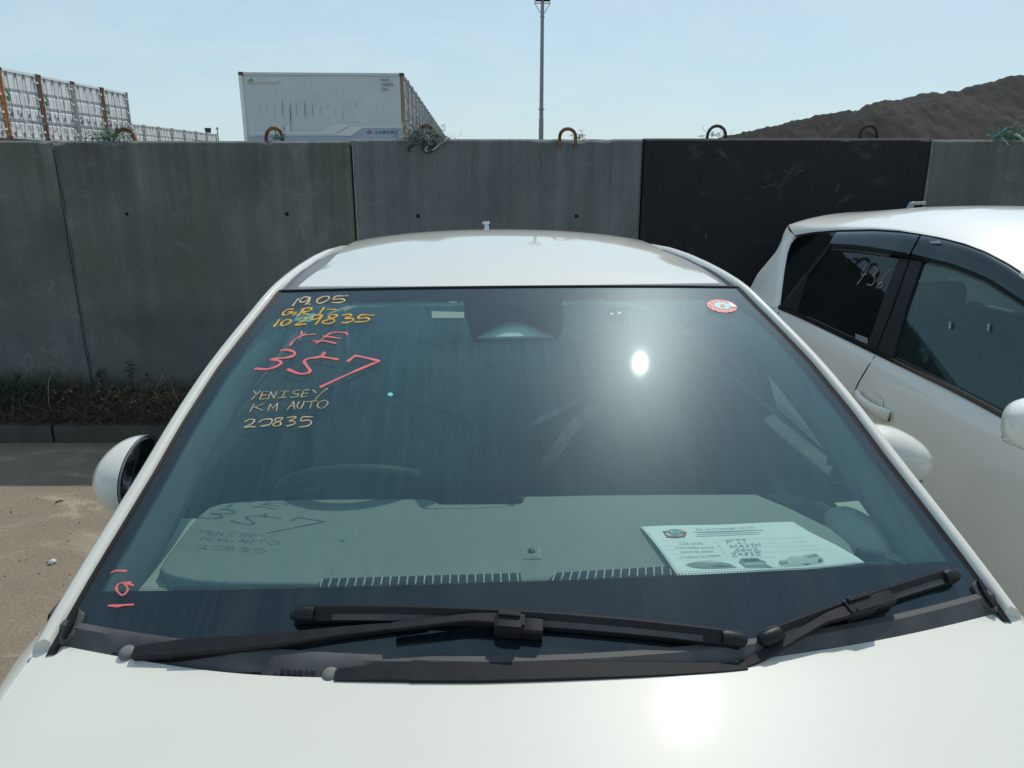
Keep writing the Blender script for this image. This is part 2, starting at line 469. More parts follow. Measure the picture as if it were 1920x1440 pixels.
def concrete(name, base, dark, light, moss, mossamt, speck=0.0, streak=.55):
    m, n, l = new_mat(name); b = bsdf(m)
    v = coords(m, (1, 1, 1), 37.0)
    vs = coords(m, (7, 1, .45), 37.0)
    big = remap(m, noise(m, v, 1.5, 6, .6, .3), .3, .7)
    c = mixc(m, big, dark, base)
    st = remap(m, noise(m, vs, 1.5, 5, .6), .35, .72)
    c = mixc(m, math_(m, 'MULTIPLY', st, streak), c, dark)
    ms = remap(m, noise(m, coords(m, (1.6, 1, .7), 21.0), 1.6, 5, .6), .46, .66)
    c = mixc(m, math_(m, 'MULTIPLY', ms, mossamt), c, moss)
    # dark runs where rain has washed soot down from the top edge
    sx = n.new('ShaderNodeSeparateXYZ'); l.new(coords(m), sx.inputs[0])
    run = math_(m, 'MULTIPLY', remap(m, noise(m, coords(m, (11, 1, .25), 17.0), 1.3, 6, .7), .44, .64), remap(m, math_(m, 'ADD', sx.outputs['Z'], math_(m, 'MULTIPLY', noise(m, coords(m, (8, 1, .1), 5.0), 1.0, 2), .9)), 1.5, 2.35))
    c = mixc(m, math_(m, 'MULTIPLY', run, .5), c, tuple(x*.55 for x in dark))
    lt = remap(m, noise(m, v, 3.4, 7, .7, 1.2), .57, .70)
    c = mixc(m, math_(m, 'MULTIPLY', lt, .28), c, light)
    fine = noise(m, v, 85, 4, .7)
    c = mixc(m, .5, c, mixc(m, remap(m, fine, .25, .75), (.55, .55, .55), (1.25, 1.25, 1.25)), 'MULTIPLY')
    vo = n.new('ShaderNodeTexVoronoi'); vo.inputs['Scale'].default_value = 22; l.new(v, vo.inputs['Vector'])
    pit = math_(m, 'MULTIPLY', remap(m, vo.outputs['Distance'], .05, .10, 1, 0), remap(m, noise(m, v, 5, 2), .5, .58))
    c = mixc(m, math_(m, 'MULTIPLY', pit, .8), c, (.02, .02, .02))
    if speck:
        v2 = n.new('ShaderNodeTexVoronoi'); v2.inputs['Scale'].default_value = 60; l.new(v, v2.inputs['Vector'])
        sk = math_(m, 'MULTIPLY', remap(m, v2.outputs['Distance'], .1, .22, 1, 0), speck)
        c = mixc(m, sk, c, light)
    br = remap(m, noise(m, coords(m, (1.3, 1, .8), 51.0), 2.2, 6, .7, .5), .58, .72)
    c = mixc(m, math_(m, 'MULTIPLY', br, .4), c, tuple(x*k_ for x, k_ in zip(base, (.95, .72, .58))))
    # pale scrapes
    sc = remap(m, noise(m, coords(m, (3.0, 1, 1.2), 11.0), 3.1, 8, .75, 2.4), .72, .78)
    c = mixc(m, math_(m, 'MULTIPLY', sc, .35), c, light)
    l.new(c, b.inputs['Base Color']); b.inputs['Roughness'].default_value = .88
    bump(m, math_(m, 'SUBTRACT', fine, pit), .45, .006)
    return m
M['concrete'] = concrete('stained_concrete', (.235, .236, .233), (.102, .106, .108), (.40, .40, .39), (.122, .146, .092), .65)
M['concrete_green'] = concrete('greenish_concrete', (.215, .233, .230), (.130, .143, .145), (.29, .30, .29), (.105, .138, .100), .5)
M['concrete_speck'] = concrete('speckled_concrete', (.195, .196, .188), (.135, .138, .134), (.34, .34, .33), (.09, .12, .07), .5, .35, .3)
M['concrete_black'] = concrete('blackened_concrete', (.021, .021, .026), (.014, .014, .018), (.15, .16, .17), (.017, .024, .023), .5, 0, .4)
M['kerb'] = concrete('old_kerb_concrete', (.105, .10, .09), (.05, .048, .044), (.22, .21, .19), (.10, .11, .07), .5)

# kerb of separate stones
kerb = empty('kerb'); tag(kerb, 'low row of worn concrete kerb stones before the weeds', kind='structure')
x = -9.0
while x < 9.0:
    L = 1.0
    mb = MB()
    nx = 12
    def kf(i, j, x=x):
        prof = [(0, 0), (0, .055), (.002, .10), (.012, .115), (.06, .118), (.13, .117)]
        px = x + .008 + (L - .016)*i
        dy, z = prof[min(5, int(round(j*5)))]
        e = mnoise.noise(Vector((px*7, j*3, 1.3)))*.008 + mnoise.noise(Vector((px*23, j*9, 4.3)))*.004
        end = min(i, 1-i)
        drop = .02*max(0, (.05-end)/.05)*abs(mnoise.noise(Vector((x*3, i*4, 2))))*2
        return Vector((px, KERB_Y + dy + e*(1 if j < .7 else .3), max(0, z - drop*(j > .3) + e*.5*(j > .3))))
    mb.grid(kf, nx, 5)
    k = len(mb.v)
    mb.box(x+.009, x+L-.009, KERB_Y+.02, KERB_Y+.13, 0, .10)
    mb.build('kerb_stone', M['kerb'], kerb, smooth=40)
    x += L
def soil_material():
    m, n, l = new_mat('verge_soil'); b = bsdf(m); v = coords(m)
    f = noise(m, v, 9, 6, .7)
    l.new(mixc(m, remap(m, f, .3, .7), (.035, .027, .02), (.10, .082, .058)), b.inputs['Base Color'])
    b.inputs['Roughness'].default_value = 1.0; bump(m, f, .8, .03)
    return m
M['soil'] = soil_material()
mb = MB()
mb.grid(lambda i, j: Vector((-9+18*i, KERB_Y+.12+(WALL_Y-KERB_Y-.12)*j, .10+.07*sin(pi*min(1, j*1.2)*.5)+.03*mnoise.noise(Vector((i*60, j*5, 0))))), 160, 8)
tag(mb.build('verge', M['soil'], smooth=180), 'strip of dark soil between kerb and concrete wall', kind='structure')

# ------------------------------------------------------------------ concrete wall panels
SEAMS = [-8.90, -6.94, -4.97, -3.03, -1.065, .868, 2.765, 4.70, 6.64, 8.58]
PANEL = {
    0: ('concrete', 'far left concrete wall panel beyond the picture edge', 0),
    1: ('concrete', 'stained concrete wall panel left of the mossy one', 0),
    2: ('concrete', 'mossy grey concrete wall panel at the left end, below the rusted container post', -.004),
    3: ('concrete', 'grey concrete wall panel with two bolt holes, below the long white container', -.006),
    4: ('concrete_green', 'lighter grey-green concrete wall panel behind the hatchback roof', .006),
    5: ('concrete_black', 'blackened concrete wall panel with white scrapes', .010),
    6: ('concrete_speck', 'speckled pale concrete wall panel above the wagon roof', .002),
    7: ('concrete', 'stained concrete wall panel right of the speckled one', 0),
    8: ('concrete', 'far right concrete wall panel beyond the picture edge', 0)}
def rust_material():
    m, n, l = new_mat('rust'); b = bsdf(m); v = coords(m)
    f = remap(m, noise(m, v, 26, 6, .7), .3, .7)
    l.new(mixc(m, f, (.055, .026, .016), (.30, .155, .07)), b.inputs['Base Color'])
    b.inputs['Roughness'].default_value = .9; bump(m, noise(m, v, 60, 5, .7), .8, .006)
    return m
M['rust'] = rust_material()
M['rust_dark'] = plain('dark_rust', (.055, .034, .028), .9, var=.5, vscale=30, bumps=(70, .7, .004))
panels = {}
for i in range(9):
    x0, x1 = SEAMS[i]+.006, SEAMS[i+1]-.006
    mat, lab, dz = PANEL[i]
    top = WALL_H + dz
    w = x1 - x0
    root = empty('wall_panel', ((x0+x1)/2, WALL_Y, 0))
    tag(root, lab, 'wall panel', 'concrete wall panels')
    panels[i] = root
    nx, nz = 70, 66
    def chip(t, seed):           # depth of the broken edge at a spot along it
        a = mnoise.noise(Vector((t*5.0, seed, 0.3)))*.6 + mnoise.noise(Vector((t*17.0, seed, 2.3)))*.5
        return .011 + max(0, a-.12)*.055
    def pf(u, v_, x0=x0, top=top, w=w, i=i):
        # squeeze samples towards the edges so that broken arrises have their own vertices
        def sq(t): return .5 - .5*cos(pi*t) if False else t
        X = -w/2 + w*u; Z = top*v_
        eL, eR, eT = (X + w/2), (w/2 - X), (top - Z)
        y = 0.0
        cT = chip(x0+X, i*3.1); cL = chip(Z*1.1+7, i*5.7)*.5; cR = chip(Z*1.1+3, i*7.9)*.5
        if eT < cT: y = max(y, (cT-eT)*2.0)
        if eL < cL: y = max(y, (cL-eL))
        if eR < cR: y = max(y, (cR-eR))
        y += mnoise.noise(Vector((X*1.7+i*9, Z*1.7, 0)))*.003
        return X, y, Z
    us = [0, .002, .006, .011, .018] + [.018+(1-.036)*k/48 for k in range(1, 48)] + [1-.018, 1-.011, 1-.006, 1-.002, 1]
    vs_ = [k/40*.94 for k in range(41)] + [.955, .968, .977, .984, .989, .993, .9965, 1]
    vs, fs = [], []
    for b_ in vs_:
        for a in us:
            X, y, Z = pf(a, b_)
            if b_ == 1: Z -= max(0, chip(x0+X, i*3.1)-.02)*.5
            vs.append((X, y, Z))
    NU = len(us); NV = len(vs_)
    for j in range(NV-1):
        for k in range(NU-1): fs.append((j*NU+k, j*NU+k+1, (j+1)*NU+k+1, (j+1)*NU+k))
    # back, sides and top
    o0 = len(vs)
    vs += [(-w/2, .22, 0), (w/2, .22, 0), (w/2, .22, top-.004), (-w/2, .22, top-.004)]
    fs.append((o0+1, o0, o0+3, o0+2))
    topi = [(NV-1)*NU+k for k in range(NU)]
    fs.append(topi + [o0+2, o0+3])
    fs.append([j*NU for j in range(NV)][::-1] + [o0, o0+3][::1])
    fs.append([j*NU+NU-1 for j in range(NV)] + [o0+2, o0+1])
    mb = MB(); mb.add(vs, fs)
    mb.build('concrete_slab', M[mat], root, smooth=30)
# pale broken arrises beside two of the joints
def arris(i, side, w0, label=None):
    root = panels[i]; wd = SEAMS[i+1]-SEAMS[i]-.012; top = WALL_H + PANEL[i][2]
    mb = MB(); L = []; N_ = 90
    rows = []
    for k in range(N_+1):
        z = .25 + (top-.26)*k/N_
        w_ = w0*(.55 + .8*max(0, mnoise.noise(Vector((z*2.1, i*3.3, 1))) + .35) + .5*mnoise.noise(Vector((z*11, i, 4))))
        w_ = max(.0015, w_)
        x0_ = side*(wd/2)
        rows.append([Vector((x0_ - side*w_, -.0022, z)), Vector((x0_ - side*w_*.5, -.004 + .002*mnoise.noise(Vector((z*30, 1, 1))), z)), Vector((x0_ - side*.0005, .004, z)), Vector((x0_, .02, z))])
    mb.loft(rows); return mb.build('chipped_arris', M['concrete_pale'], root, smooth=50)
M['concrete_pale'] = concrete('fresh_broken_concrete', (.42, .42, .39), (.28, .285, .26), (.55, .55, .52), (.24, .27, .19), .4)
arris(4, -1, .021); arris(3, -1, .005); arris(4, 1, .004); arris(6, -1, .010)
# white scrapes on the blackened panel
M['scrape'] = plain('pale_scrape', (.16, .165, .17), .95, var=.5, vscale=60)
def scrape(px, w_):
    root = panels[5]; mb = MB(); rr = random.Random(int(px[0][0]))
    for k in range(5):
        P_ = [at_y(a + rr.gauss(0, w_*1.5), b_ + rr.gauss(0, w_*1.2), WALL_Y - .0035) - root.location for a, b_ in px]
        P_ = smooth_path(P_, 4)
        lo = rr.randrange(0, max(1, len(P_)//2)); P_ = P_[lo:lo+max(3, len(P_)//2)]
        mb.tube(P_, [rr.uniform(.0003, .0011) for _ in P_], 4)
    mb.build('paint_scrape', M['scrape'], root, fix=False)
for px, w_ in (([(1436, 352), (1448, 347), (1466, 345)], 1.6), ([(1488, 328), (1500, 320), (1512, 312)], 1.2), ([(1472, 318), (1480, 324), (1490, 326)], .9), ([(1322, 436), (1324, 446), (1321, 456)], .7), ([(1568, 358), (1572, 346)], .8)):
    scrape(px, w_)
# bolt holes left by the formwork: a rim and a near-black disc painted for the shaded hole
def bolt_hole(px, py, r=.0135):
    P = at_y(px, py, WALL_Y)
    i = max(k for k in range(9) if SEAMS[k] <= P.x)
    root = panels[i]
    mb = MB()
    n_ = 14
    rings = [(r*1.25, -.0008), (r*1.0, -.002), (r*.9, .002), (r*.8, .012)]
    vs = [(P.x-root.location.x + a*cos(2*pi*k/n_), b_, P.z + a*sin(2*pi*k/n_)) for a, b_ in rings for k in range(n_)]
    fs = [(j*n_+k, j*n_+(k+1) % n_, (j+1)*n_+(k+1) % n_, (j+1)*n_+k) for j in range(3) for k in range(n_)]
    mb.add(vs, fs, 0)
    mb.add([(P.x-root.location.x + r*.92*cos(2*pi*k/n_), -.0022, P.z + r*.92*sin(2*pi*k/n_)) for k in range(n_)], [tuple(range(n_))], 1)
    o = mb.build('bolt_hole', [M['concrete'], M['dead_hole']], root, smooth=60)
for p in ((238, 401), (538, 401), (784, 405), (1081, 405), (35, 706, .013), (275, 702, .011)):
    bolt_hole(*p)

# lifting loops of bent bar on the panel tops
def lifting_loop(px, width, height, thick, mat, lean=0.0, skew=0.0, front=0.0, bent=None, lab=None):
    P = at_y(px, 262, WALL_Y + .10)
    i = max(k for k in range(9) if SEAMS[k] <= P.x)
    root = panels[i]; zt = WALL_H + PANEL[i][2]
    y = .10 - front
    pts = []
    if bent:
        pts = [Vector((P.x-root.location.x + a, y + c, zt + b_)) for a, b_, c in bent]
        pts = smooth_path(pts, 5)
    else:
        for k in range(19):
            a = pi*k/18
            pts.append(Vector((P.x-root.location.x - width/2*cos(a) + skew*sin(a), y + lean*sin(a), zt + height*(sin(a)**.8))))
        pts = [Vector((pts[0].x, y, zt-(.05 if front else .10)))] + pts + [Vector((pts[-1].x, y, zt-(.05 if front else .10)))]
    rad = [thick/2*(1+.16*mnoise.noise(Vector((k*.9, px, 0)))) for k in range(len(pts))]
    mb = MB(); mb.tube(pts, rad, 10)
    o = mb.build('lifting_loop', M[mat], root, smooth=60)
    if lab: o['label'] = lab
    return Vector((P.x, WALL_Y + y, zt))
LP = {}
LP[230] = lifting_loop(236, .10, .08, .026, 'rust', bent=[(-.075, -.06, 0), (-.072, .025, 0), (-.045, .062, 0), (0, .078, 0), (.035, .062, 0), (.066, .03, -.02), (.085, -.012, -.04)], lab='bent rusty lifting loop')
LP[513] = lifting_loop(515, .115, .085, .024, 'rust')
LP[797] = lifting_loop(800, .122, .088, .028, 'rust')
LP[1063] = lifting_loop(1062, .105, .062, .022, 'rust', front=.115, lab='rusty lifting loop set in the front edge')
LP[1343] = lifting_loop(1343, .125, .082, .020, 'rust_dark')
LP[1628] = lifting_loop(1627, .118, .085, .022, 'rust_dark')
LP[1888] = lifting_loop(1890, .11, .075, .02, 'rust_dark')
lifting_loop(40-260, .12, .085, .022, 'rust_dark'); lifting_loop(2190, .12, .085, .022, 'rust_dark')

# frayed rope and netting caught on the loops
def tangle(label, c, size, n_, mats, down=0.0, spread=(1, .35, .7), rope=None, tail=None):
    rnd = random.Random(int(c.x*1000)+11)
    mb = MB()
    for k in range(n_):
        p = Vector((c.x + rnd.gauss(0, .42)*size*spread[0], c.y - .02 + rnd.gauss(0, .3)*size*spread[1], c.z + .012 + abs(rnd.gauss(0, .3))*size*spread[2] - down*rnd.random()**1.5))
        d = Vector((rnd.gauss(0, 1), rnd.gauss(0, .6), rnd.gauss(0, .6))).normalized()
        pts = [p]
        for s in range(rnd.randint(4, 8)):
            d = (d + Vector((rnd.gauss(0, .7), rnd.gauss(0, .5), rnd.gauss(0, .6)))).normalized()
            q = pts[-1] + d*size*.075
            if q.z < c.z + .003 and q.y > WALL_Y - .004: q.z = c.z + .004 if q.y > WALL_Y + .02 else q.z; q.y = q.y if q.y > WALL_Y+.02 else WALL_Y - .006 - rnd.random()*.01
            pts.append(q)
        mb.tube(pts, rnd.uniform(.0006, .0016), 4, mi=rnd.randrange(len(mats)))
    if rope:
        for path, r, mi in rope:
            mb.tube(smooth_path(path, 5), r, 7, mi=mi)
    o = mb.build('rope_tangle', [M[k] for k in mats], fix=False)
    # origin at the tangle
    return tag(o, label, 'rope', 'rope scraps on the lifting loops')
def wp(px, py, dy=-.012): return at_y(px, py, WALL_Y + dy)
tangle('green and white frayed rope beside the bent rusty loop at the left', LP[230] + Vector((-.09, 0, 0)), .16, 190, ['green_rope', 'dark_rope', 'pale_rope'], rope=[
    ([wp(172, 261, .06), wp(190, 259, .06), wp(206, 256, .05), wp(222, 252, .05)], .005, 0), ([wp(215, 265, .01), wp(232, 255, .03), wp(246, 252, .05)], .0065, 2),
    ([wp(219, 240, .08), wp(221, 248, .08), wp(217, 257, .08)], .008, 1)])
tangle('small scrap of green net inside the loop above the white container stripe', LP[513] + Vector((.035, 0, 0)), .07, 80, ['green_rope', 'dark_rope', 'pale_rope'], rope=[
    ([wp(516, 243, .1), wp(517, 250, .1), wp(524, 256, .1), wp(535, 259, .1)], .003, 1)])
tangle('big teal and white rope knot hanging over the wall edge', LP[797] + Vector((-.02, -.05, 0)), .17, 300, ['teal_rope', 'pale_rope', 'dark_rope'], down=.09, rope=[
    ([wp(800, 252), wp(806, 262), wp(803, 272), wp(797, 282), wp(806, 285), wp(818, 276), wp(832, 266), wp(844, 259)], .005, 1),
    ([wp(802, 251), wp(808, 250), wp(812, 254), wp(806, 258)], .003, 2), ([wp(786, 262), wp(776, 270), wp(766, 278), wp(768, 284)], .007, 2),
    ([wp(797, 262), wp(791, 274), wp(793, 280), wp(801, 286), wp(812, 282)], .006, 2), ([wp(844, 259), wp(832, 255, .03), wp(822, 257, .03)], .003, 2),
    ([wp(812, 260), wp(816, 268), wp(810, 276), wp(800, 270)], .009, 2), ([wp(748, 259, .06), wp(762, 257, .05), wp(774, 255, .04), wp(784, 258, .03)], .005, 1)])
tangle('wisp of dark wire at the foot of the loop left of the black panel', LP[1063] + Vector((.07, .04, -.01)), .07, 60, ['wire', 'dark_rope'], spread=(.8, .5, .7))
tangle('few stiff wires around the left loop on the black panel', LP[1343] + Vector((0, 0, 0)), .12, 34, ['wire'], spread=(.9, .4, .35))
tangle('few stiff wires around the right loop on the black panel', LP[1628] + Vector((0, 0, 0)), .13, 34, ['wire'], spread=(.9, .4, .35))
tangle('pale green rope bundle over the loop above the wagon', LP[1888] + Vector((-.02, -.02, 0)), .15, 240, ['pale_rope', 'green_rope', 'teal_rope'], down=.03, rope=[
    ([wp(1862, 258, .03), wp(1872, 254, .03), wp(1882, 246, .03), wp(1890, 240, .05)], .010, 2), ([wp(1879, 258), wp(1884, 264), wp(1891, 272)], .005, 0),
    ([wp(1902, 252, .03), wp(1912, 256, 0), wp(1921, 266)], .009, 0), ([wp(1912, 257, .03), wp(1925, 261, .03)], .004, 0)])

# ------------------------------------------------------------------ weeds on the verge
def blades(name, n_, zone, hrange, mats, lean, rnd, wid=.0022, dens=None):
    mb_v, mb_f, mb_m = [], [], []
    for k in range(n_):
        for _ in range(20):
            x = rnd.uniform(*zone[0]); y = rnd.uniform(*zone[1])
            if dens is None or rnd.random() < dens(x, y): break
        z0 = .11 + .06*min(1, (y-KERB_Y-.1)/.4)
        h = rnd.uniform(*hrange)
        a = rnd.uniform(0, 2*pi); ln = rnd.random()*lean
        d = Vector((cos(a)*ln + rnd.gauss(0, .1), sin(a)*ln*.8 - .12, 1)).normalized()
        w = Vector((-sin(a), cos(a), 0))*wid*rnd.uniform(.6, 1.5)
        p = Vector((x, y, z0)); seg = 4
        o = len(mb_v)
        mi = rnd.randrange(len(mats))
        for s in range(seg+1):
            t = s/seg
            ww = w*(1-t*.85)
            if p.y > WALL_Y - .01: p.y = WALL_Y - .01
            mb_v += [tuple(p-ww), tuple(p+ww)]
            d = (d + Vector((cos(a)*.22*lean, sin(a)*.22*lean, -.16*lean)) + Vector((rnd.gauss(0, .09), rnd.gauss(0, .09), 0))).normalized()
            p = p + d*h/seg
            if p.z < .1: p.z = .1
        for s in range(seg):
            mb_f.append((o+2*s, o+2*s+1, o+2*s+3, o+2*s+2)); mb_m.append(mi)
    mb = MB(); mb.v, mb.f, mb.m = mb_v, mb_f, mb_m
    return mb.build(name, mats, fix=False)
def leafmat(name, c, var=.4):
    return plain(name, c, .75, var=var, vscale=11)
M['dead1'] = leafmat('dead_straw', (.17, .125, .075)); M['dead2'] = leafmat('dead_brown', (.075, .052, .034)); M['dead3'] = leafmat('pale_straw', (.30, .24, .15))
M['grass1'] = leafmat('grass_green', (.05, .085, .022)); M['grass2'] = leafmat('grass_dark', (.03, .055, .018))
rnd = random.Random(5)
Z = ((-4.6, -1.2), (KERB_Y+.06, WALL_Y-.03))
tag(blades('dry_grass', 8000, Z, (.12, .36), [M['dead1'], M['dead2'], M['dead2']], 1.5, rnd, .0022, lambda x, y: .35 + .65*min(1, max(0, (x+3.9)/1.0))), 'tangle of dead brown grass and stems along the wall foot', kind='stuff')
tag(blades('green_grass', 2600, ((-4.6, -2.7), (KERB_Y+.22, WALL_Y-.02)), (.12, .34), [M['grass1'], M['grass2']], .8, rnd, .0024, lambda x, y: 1 if x < -3.2 else .25), 'dark green grass growing at the foot of the mossy panel', kind='stuff')
tag(blades('straw', 170, ((-3.6, -1.3), (KERB_Y+.10, WALL_Y-.10)), (.26, .52), [M['dead3'], M['dead1']], 1.5, rnd, .0018), 'long pale straws leaning out over the kerb', kind='stuff')
tag(blades('weeds', 2600, ((-1.2, 6.5), (KERB_Y+.10, WALL_Y-.05)), (.10, .28), [M['dead1'], M['dead2'], M['grass2']], 1.3, rnd, .003), 'sparse weeds on the verge behind the parked cars', kind='stuff')
def dried_heads():
    mb = MB(); r = random.Random(3)
    for k in range(900):
        x = r.uniform(-3.2, -1.4); y = r.uniform(KERB_Y+.05, WALL_Y-.12); z = .13 + r.random()*.17
        s = r.uniform(.003, .007)
        c = Vector((x, y, z)); A = Vector((r.gauss(0, 1), r.gauss(0, 1), r.gauss(0, 1))).normalized()*s*1.6; B = A.orthogonal().normalized()*s
        mb.add([c-A, c+B, c+A, c-B], [(0, 1, 2, 3)], r.randrange(2))
    return mb.build('seed_heads', [M['dead2'], M['dead1']], fix=False)
tag(dried_heads(), 'small dry seed heads scattered through the dead grass', kind='stuff')
def leafy_weed(px, py, h, label):
    P = at_y(px, py, WALL_Y-.07); base = Vector((P.x, P.y, .15))
    r = random.Random(px)
    root = empty('leafy_weed', base); tag(root, label, 'weed', 'leafy weeds at the wall foot')
    mb = MB(); top = P.z - base.z
    st = [Vector((0, 0, 0)), Vector((.01, 0, top*.5)), Vector((-.005, 0, top))]
    mb.tube(smooth_path(st, 4), .0025, 6); mb.build('stem', M['grass2'], root)
    for k in range(17):
        t = .55 + .45*k/16; a = r.uniform(0, 2*pi); s = r.uniform(.018, .034)*(1.25-.6*abs(t-.8))
        c = Vector((0, 0, top*t)); d = Vector((cos(a), sin(a)*.7, r.uniform(-.3, .6))).normalized()
        sd = d.cross(Vector((0, 0, 1))).normalized()
        pts = [c, c+d*s*.5+sd*s*.34, c+d*s*1.1+sd*s*.16-Vector((0, 0, .3*s)), c+d*s*1.35-Vector((0, 0, .5*s)), c+d*s*1.1-sd*s*.16-Vector((0, 0, .3*s)), c+d*s*.5-sd*s*.34]
        lf = MB(); lf.add(pts + [c+d*s*.6+Vector((0, 0, .12*s))], [(0, 1, 6), (1, 2, 6), (2, 3, 6), (3, 4, 6), (4, 5, 6), (5, 0, 6)])
        lf.build('leaf', M['grass2'], root, smooth=60)
leafy_weed(240, 678, .3, 'taller leafy weed against the wall beside the hatchback')
leafy_weed(187, 692, .26, 'shorter leafy weed right of the panel joint')

# pebbles, twig, crumpled paper on the asphalt
mb = MB(); r = random.Random(9)
for k in range(1100):
    x = r.uniform(-3.6, -.75); y = r.uniform(1.5, 4.55); s = r.choice([.002, .0025, .003, .0035, .004, .006])*r.uniform(.7, 1.3)
    if mnoise.noise(Vector((x*2, y*2, 5))) < -.1 and r.random() < .6: continue
    pts = [Vector((x, y, s*.5)) + Vector((r.uniform(.7, 1.2)*a*s, r.uniform(.7, 1.2)*b_*s, c*s*.6)) for a, b_, c in ((1, 0, 0), (-1, 0, 0), (0, 1, 0), (0, -1, 0), (0, 0, 1), (0, 0, -1))]
    mb.add(pts, [(0, 2, 4), (2, 1, 4), (1, 3, 4), (3, 0, 4), (2, 0, 5), (1, 2, 5), (3, 1, 5), (0, 3, 5)], int(r.random() < .3))
M['stone_dark'] = plain('dark_pebble', (.06, .055, .05), .9, var=.3)
tag(mb.build('pebbles', [M['stone'], M['stone_dark']], fix=False), 'small pebbles and grit strewn over the asphalt', kind='stuff')
P0, P1 = at_z(104, 942, .005), at_z(119, 939, .006)
mb = MB(); mb.tube(smooth_path([P0, P0.lerp(P1, .4)+Vector((0, .01, .002)), P1], 4), [.004, .0045, .004, .004, .0045, .004, .0035, .003, .002], 6)
tag(mb.build('twig', M['twig'], smooth=60), 'short dark twig lying on the sunlit asphalt near the left edge', 'twig')
P0 = at_z(98, 1053, .01)
mb = MB(); r = random.Random(4)
mb.ellipsoid(P0, (.016, .012, .010), 10, 6)
mb.v = [tuple(Vector(p) + Vector((r.gauss(0, .0035), r.gauss(0, .0035), r.gauss(0, .003)))) for p in mb.v]
tag(mb.build('crumpled_paper', M['paper'], fix=False), 'tiny white crumpled scrap on the asphalt', 'litter')

# ------------------------------------------------------------------ text
def text_mesh(body, size, spacing=1.0, align='LEFT', extrude=.0):
    cu = bpy.data.curves.new('lettering', 'FONT')
    cu.body = body; cu.size = size; cu.align_x = align; cu.space_character = spacing; cu.extrude = extrude
    cu.resolution_u = 3
    o = bpy.data.objects.new('lettering', cu); COL.objects.link(o)
    bpy.context.view_layer.update()
    dg = bpy.context.evaluated_depsgraph_get()
    me = bpy.data.meshes.new_from_object(o.evaluated_get(dg))
    bpy.data.objects.remove(o); bpy.data.curves.remove(cu)
    return me
def text(body, size, origin, right, up, mat, parent=None, name='lettering', spacing=1.0, align='LEFT', sx=1.0, extrude=.0004, warp=None):
    me = text_mesh(body, size, spacing, align, extrude)
    R_, U_ = Vector(right).normalized(), Vector(up); U_ = (U_ - R_*U_.dot(R_)).normalized(); N_ = R_.cross(U_)
    for v in me.vertices:
        p = v.co; q = Vector(origin) + R_*p.x*sx + U_*p.y + N_*(p.z + extrude)
        v.co = warp(q) if warp else q
    me.materials.clear(); me.materials.append(mat)
    o = bpy.data.objects.new(name, me); COL.objects.link(o)
    if parent is not None: o.parent = parent
    return o

# ------------------------------------------------------------------ shipping containers
def painted_steel(name, col, rustamt):
    m, n, l = new_mat(name); b = bsdf(m)
    v = coords(m, (1, 1, 1), 23.0)
    big = remap(m, noise(m, v, .9, 5), .3, .7)
    c = mixc(m, big, tuple(x*.9 for x in col), col)
    st = remap(m, noise(m, coords(m, (9, 9, .5), 23.0), 1.2, 5, .65), .62, .78)
    c = mixc(m, math_(m, 'MULTIPLY', st, .25), c, (.25, .24, .22))
    ru = remap(m, noise(m, coords(m, (5, 5, 1.1), 13.0), 2.0, 7, .72), .66, .74)
    c = mixc(m, math_(m, 'MULTIPLY', ru, rustamt), c, (.20, .085, .035))
    l.new(c, b.inputs['Base Color']); b.inputs['Roughness'].default_value = .55
    return m
M['cont_white'] = painted_steel('white_container_paint', (.82, .83, .81), .2)
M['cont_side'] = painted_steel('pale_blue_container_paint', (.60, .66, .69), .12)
M['cont_groove'] = painted_steel('container_paint_recess', (.62, .64, .63), .35)
M['cont_grey'] = painted_steel('grey_container_paint', (.56, .565, .55), .35)
M['post_grey'] = painted_steel('grey_post_paint', (.30, .29, .28), .9)
def post_rust():
    m, n, l = new_mat('rusted_post'); b = bsdf(m); v = coords(m, (1, 1, 1), 9.0)
    f = remap(m, noise(m, coords(m, (4, 4, .8), 9.0), 2.2, 7, .7), .36, .62)
    c = mixc(m, f, (.20, .085, .045), (.10, .05, .04))
    w = remap(m, noise(m, v, 6, 6, .7), .64, .7)
    c = mixc(m, w, c, (.5, .48, .44))
    l.new(c, b.inputs['Base Color']); b.inputs['Roughness'].default_value = .8
    return m
M['post_rust'] = post_rust()
M['post_orange'] = plain('orange_rust_post', (.33, .125, .045), .85, var=.5, vscale=5)
def post_mix():
    m, n, l = new_mat('rust_streaked_post'); b = bsdf(m)
    f = remap(m, noise(m, coords(m, (6, 6, .7), 9.0), 2.0, 7, .7), .36, .66)
    c = mixc(m, f, (.40, .35, .27), (.19, .085, .04))
    l.new(c, b.inputs['Base Color']); b.inputs['Roughness'].default_value = .8
    return m
M['post_streak'] = post_mix()
M['casting'] = plain('red_brown_casting', (.13, .045, .035), .7, var=.3, vscale=9)
M['groove'] = plain('grey_groove_paint', (.60, .62, .63), .7, var=.1)  # shade of the recessed door bands put into a greyer colour
M['rod'] = plain('dark_lock_rod', (.27, .31, .35), .5, metal=.2, var=.2)
CW, CH, CL = 2.42, 2.59, 6.06
def corrugated(x0, x1, z0, z1, y, out, depth=.012, pitch=.28):
    """side sheet running along x at y, ribs bulging towards out (+1/-1)"""
    xs = []
    x = x0
    while x < x1 - 1e-6:
        for a, d in ((0, 0), (.30, 0), (.42, 1), (.88, 1), (1.0, 0)):
            xx = x + pitch*a
            if xx <= x1 + 1e-6: xs.append((xx, d))
        x += pitch
    xs.append((x1, 0))
    mb = MB()
    mb.loft([[Vector((xx, y + out*depth*d, z)) for xx, d in xs] for z in (z0, z1)])
    return mb
SHARED = {}
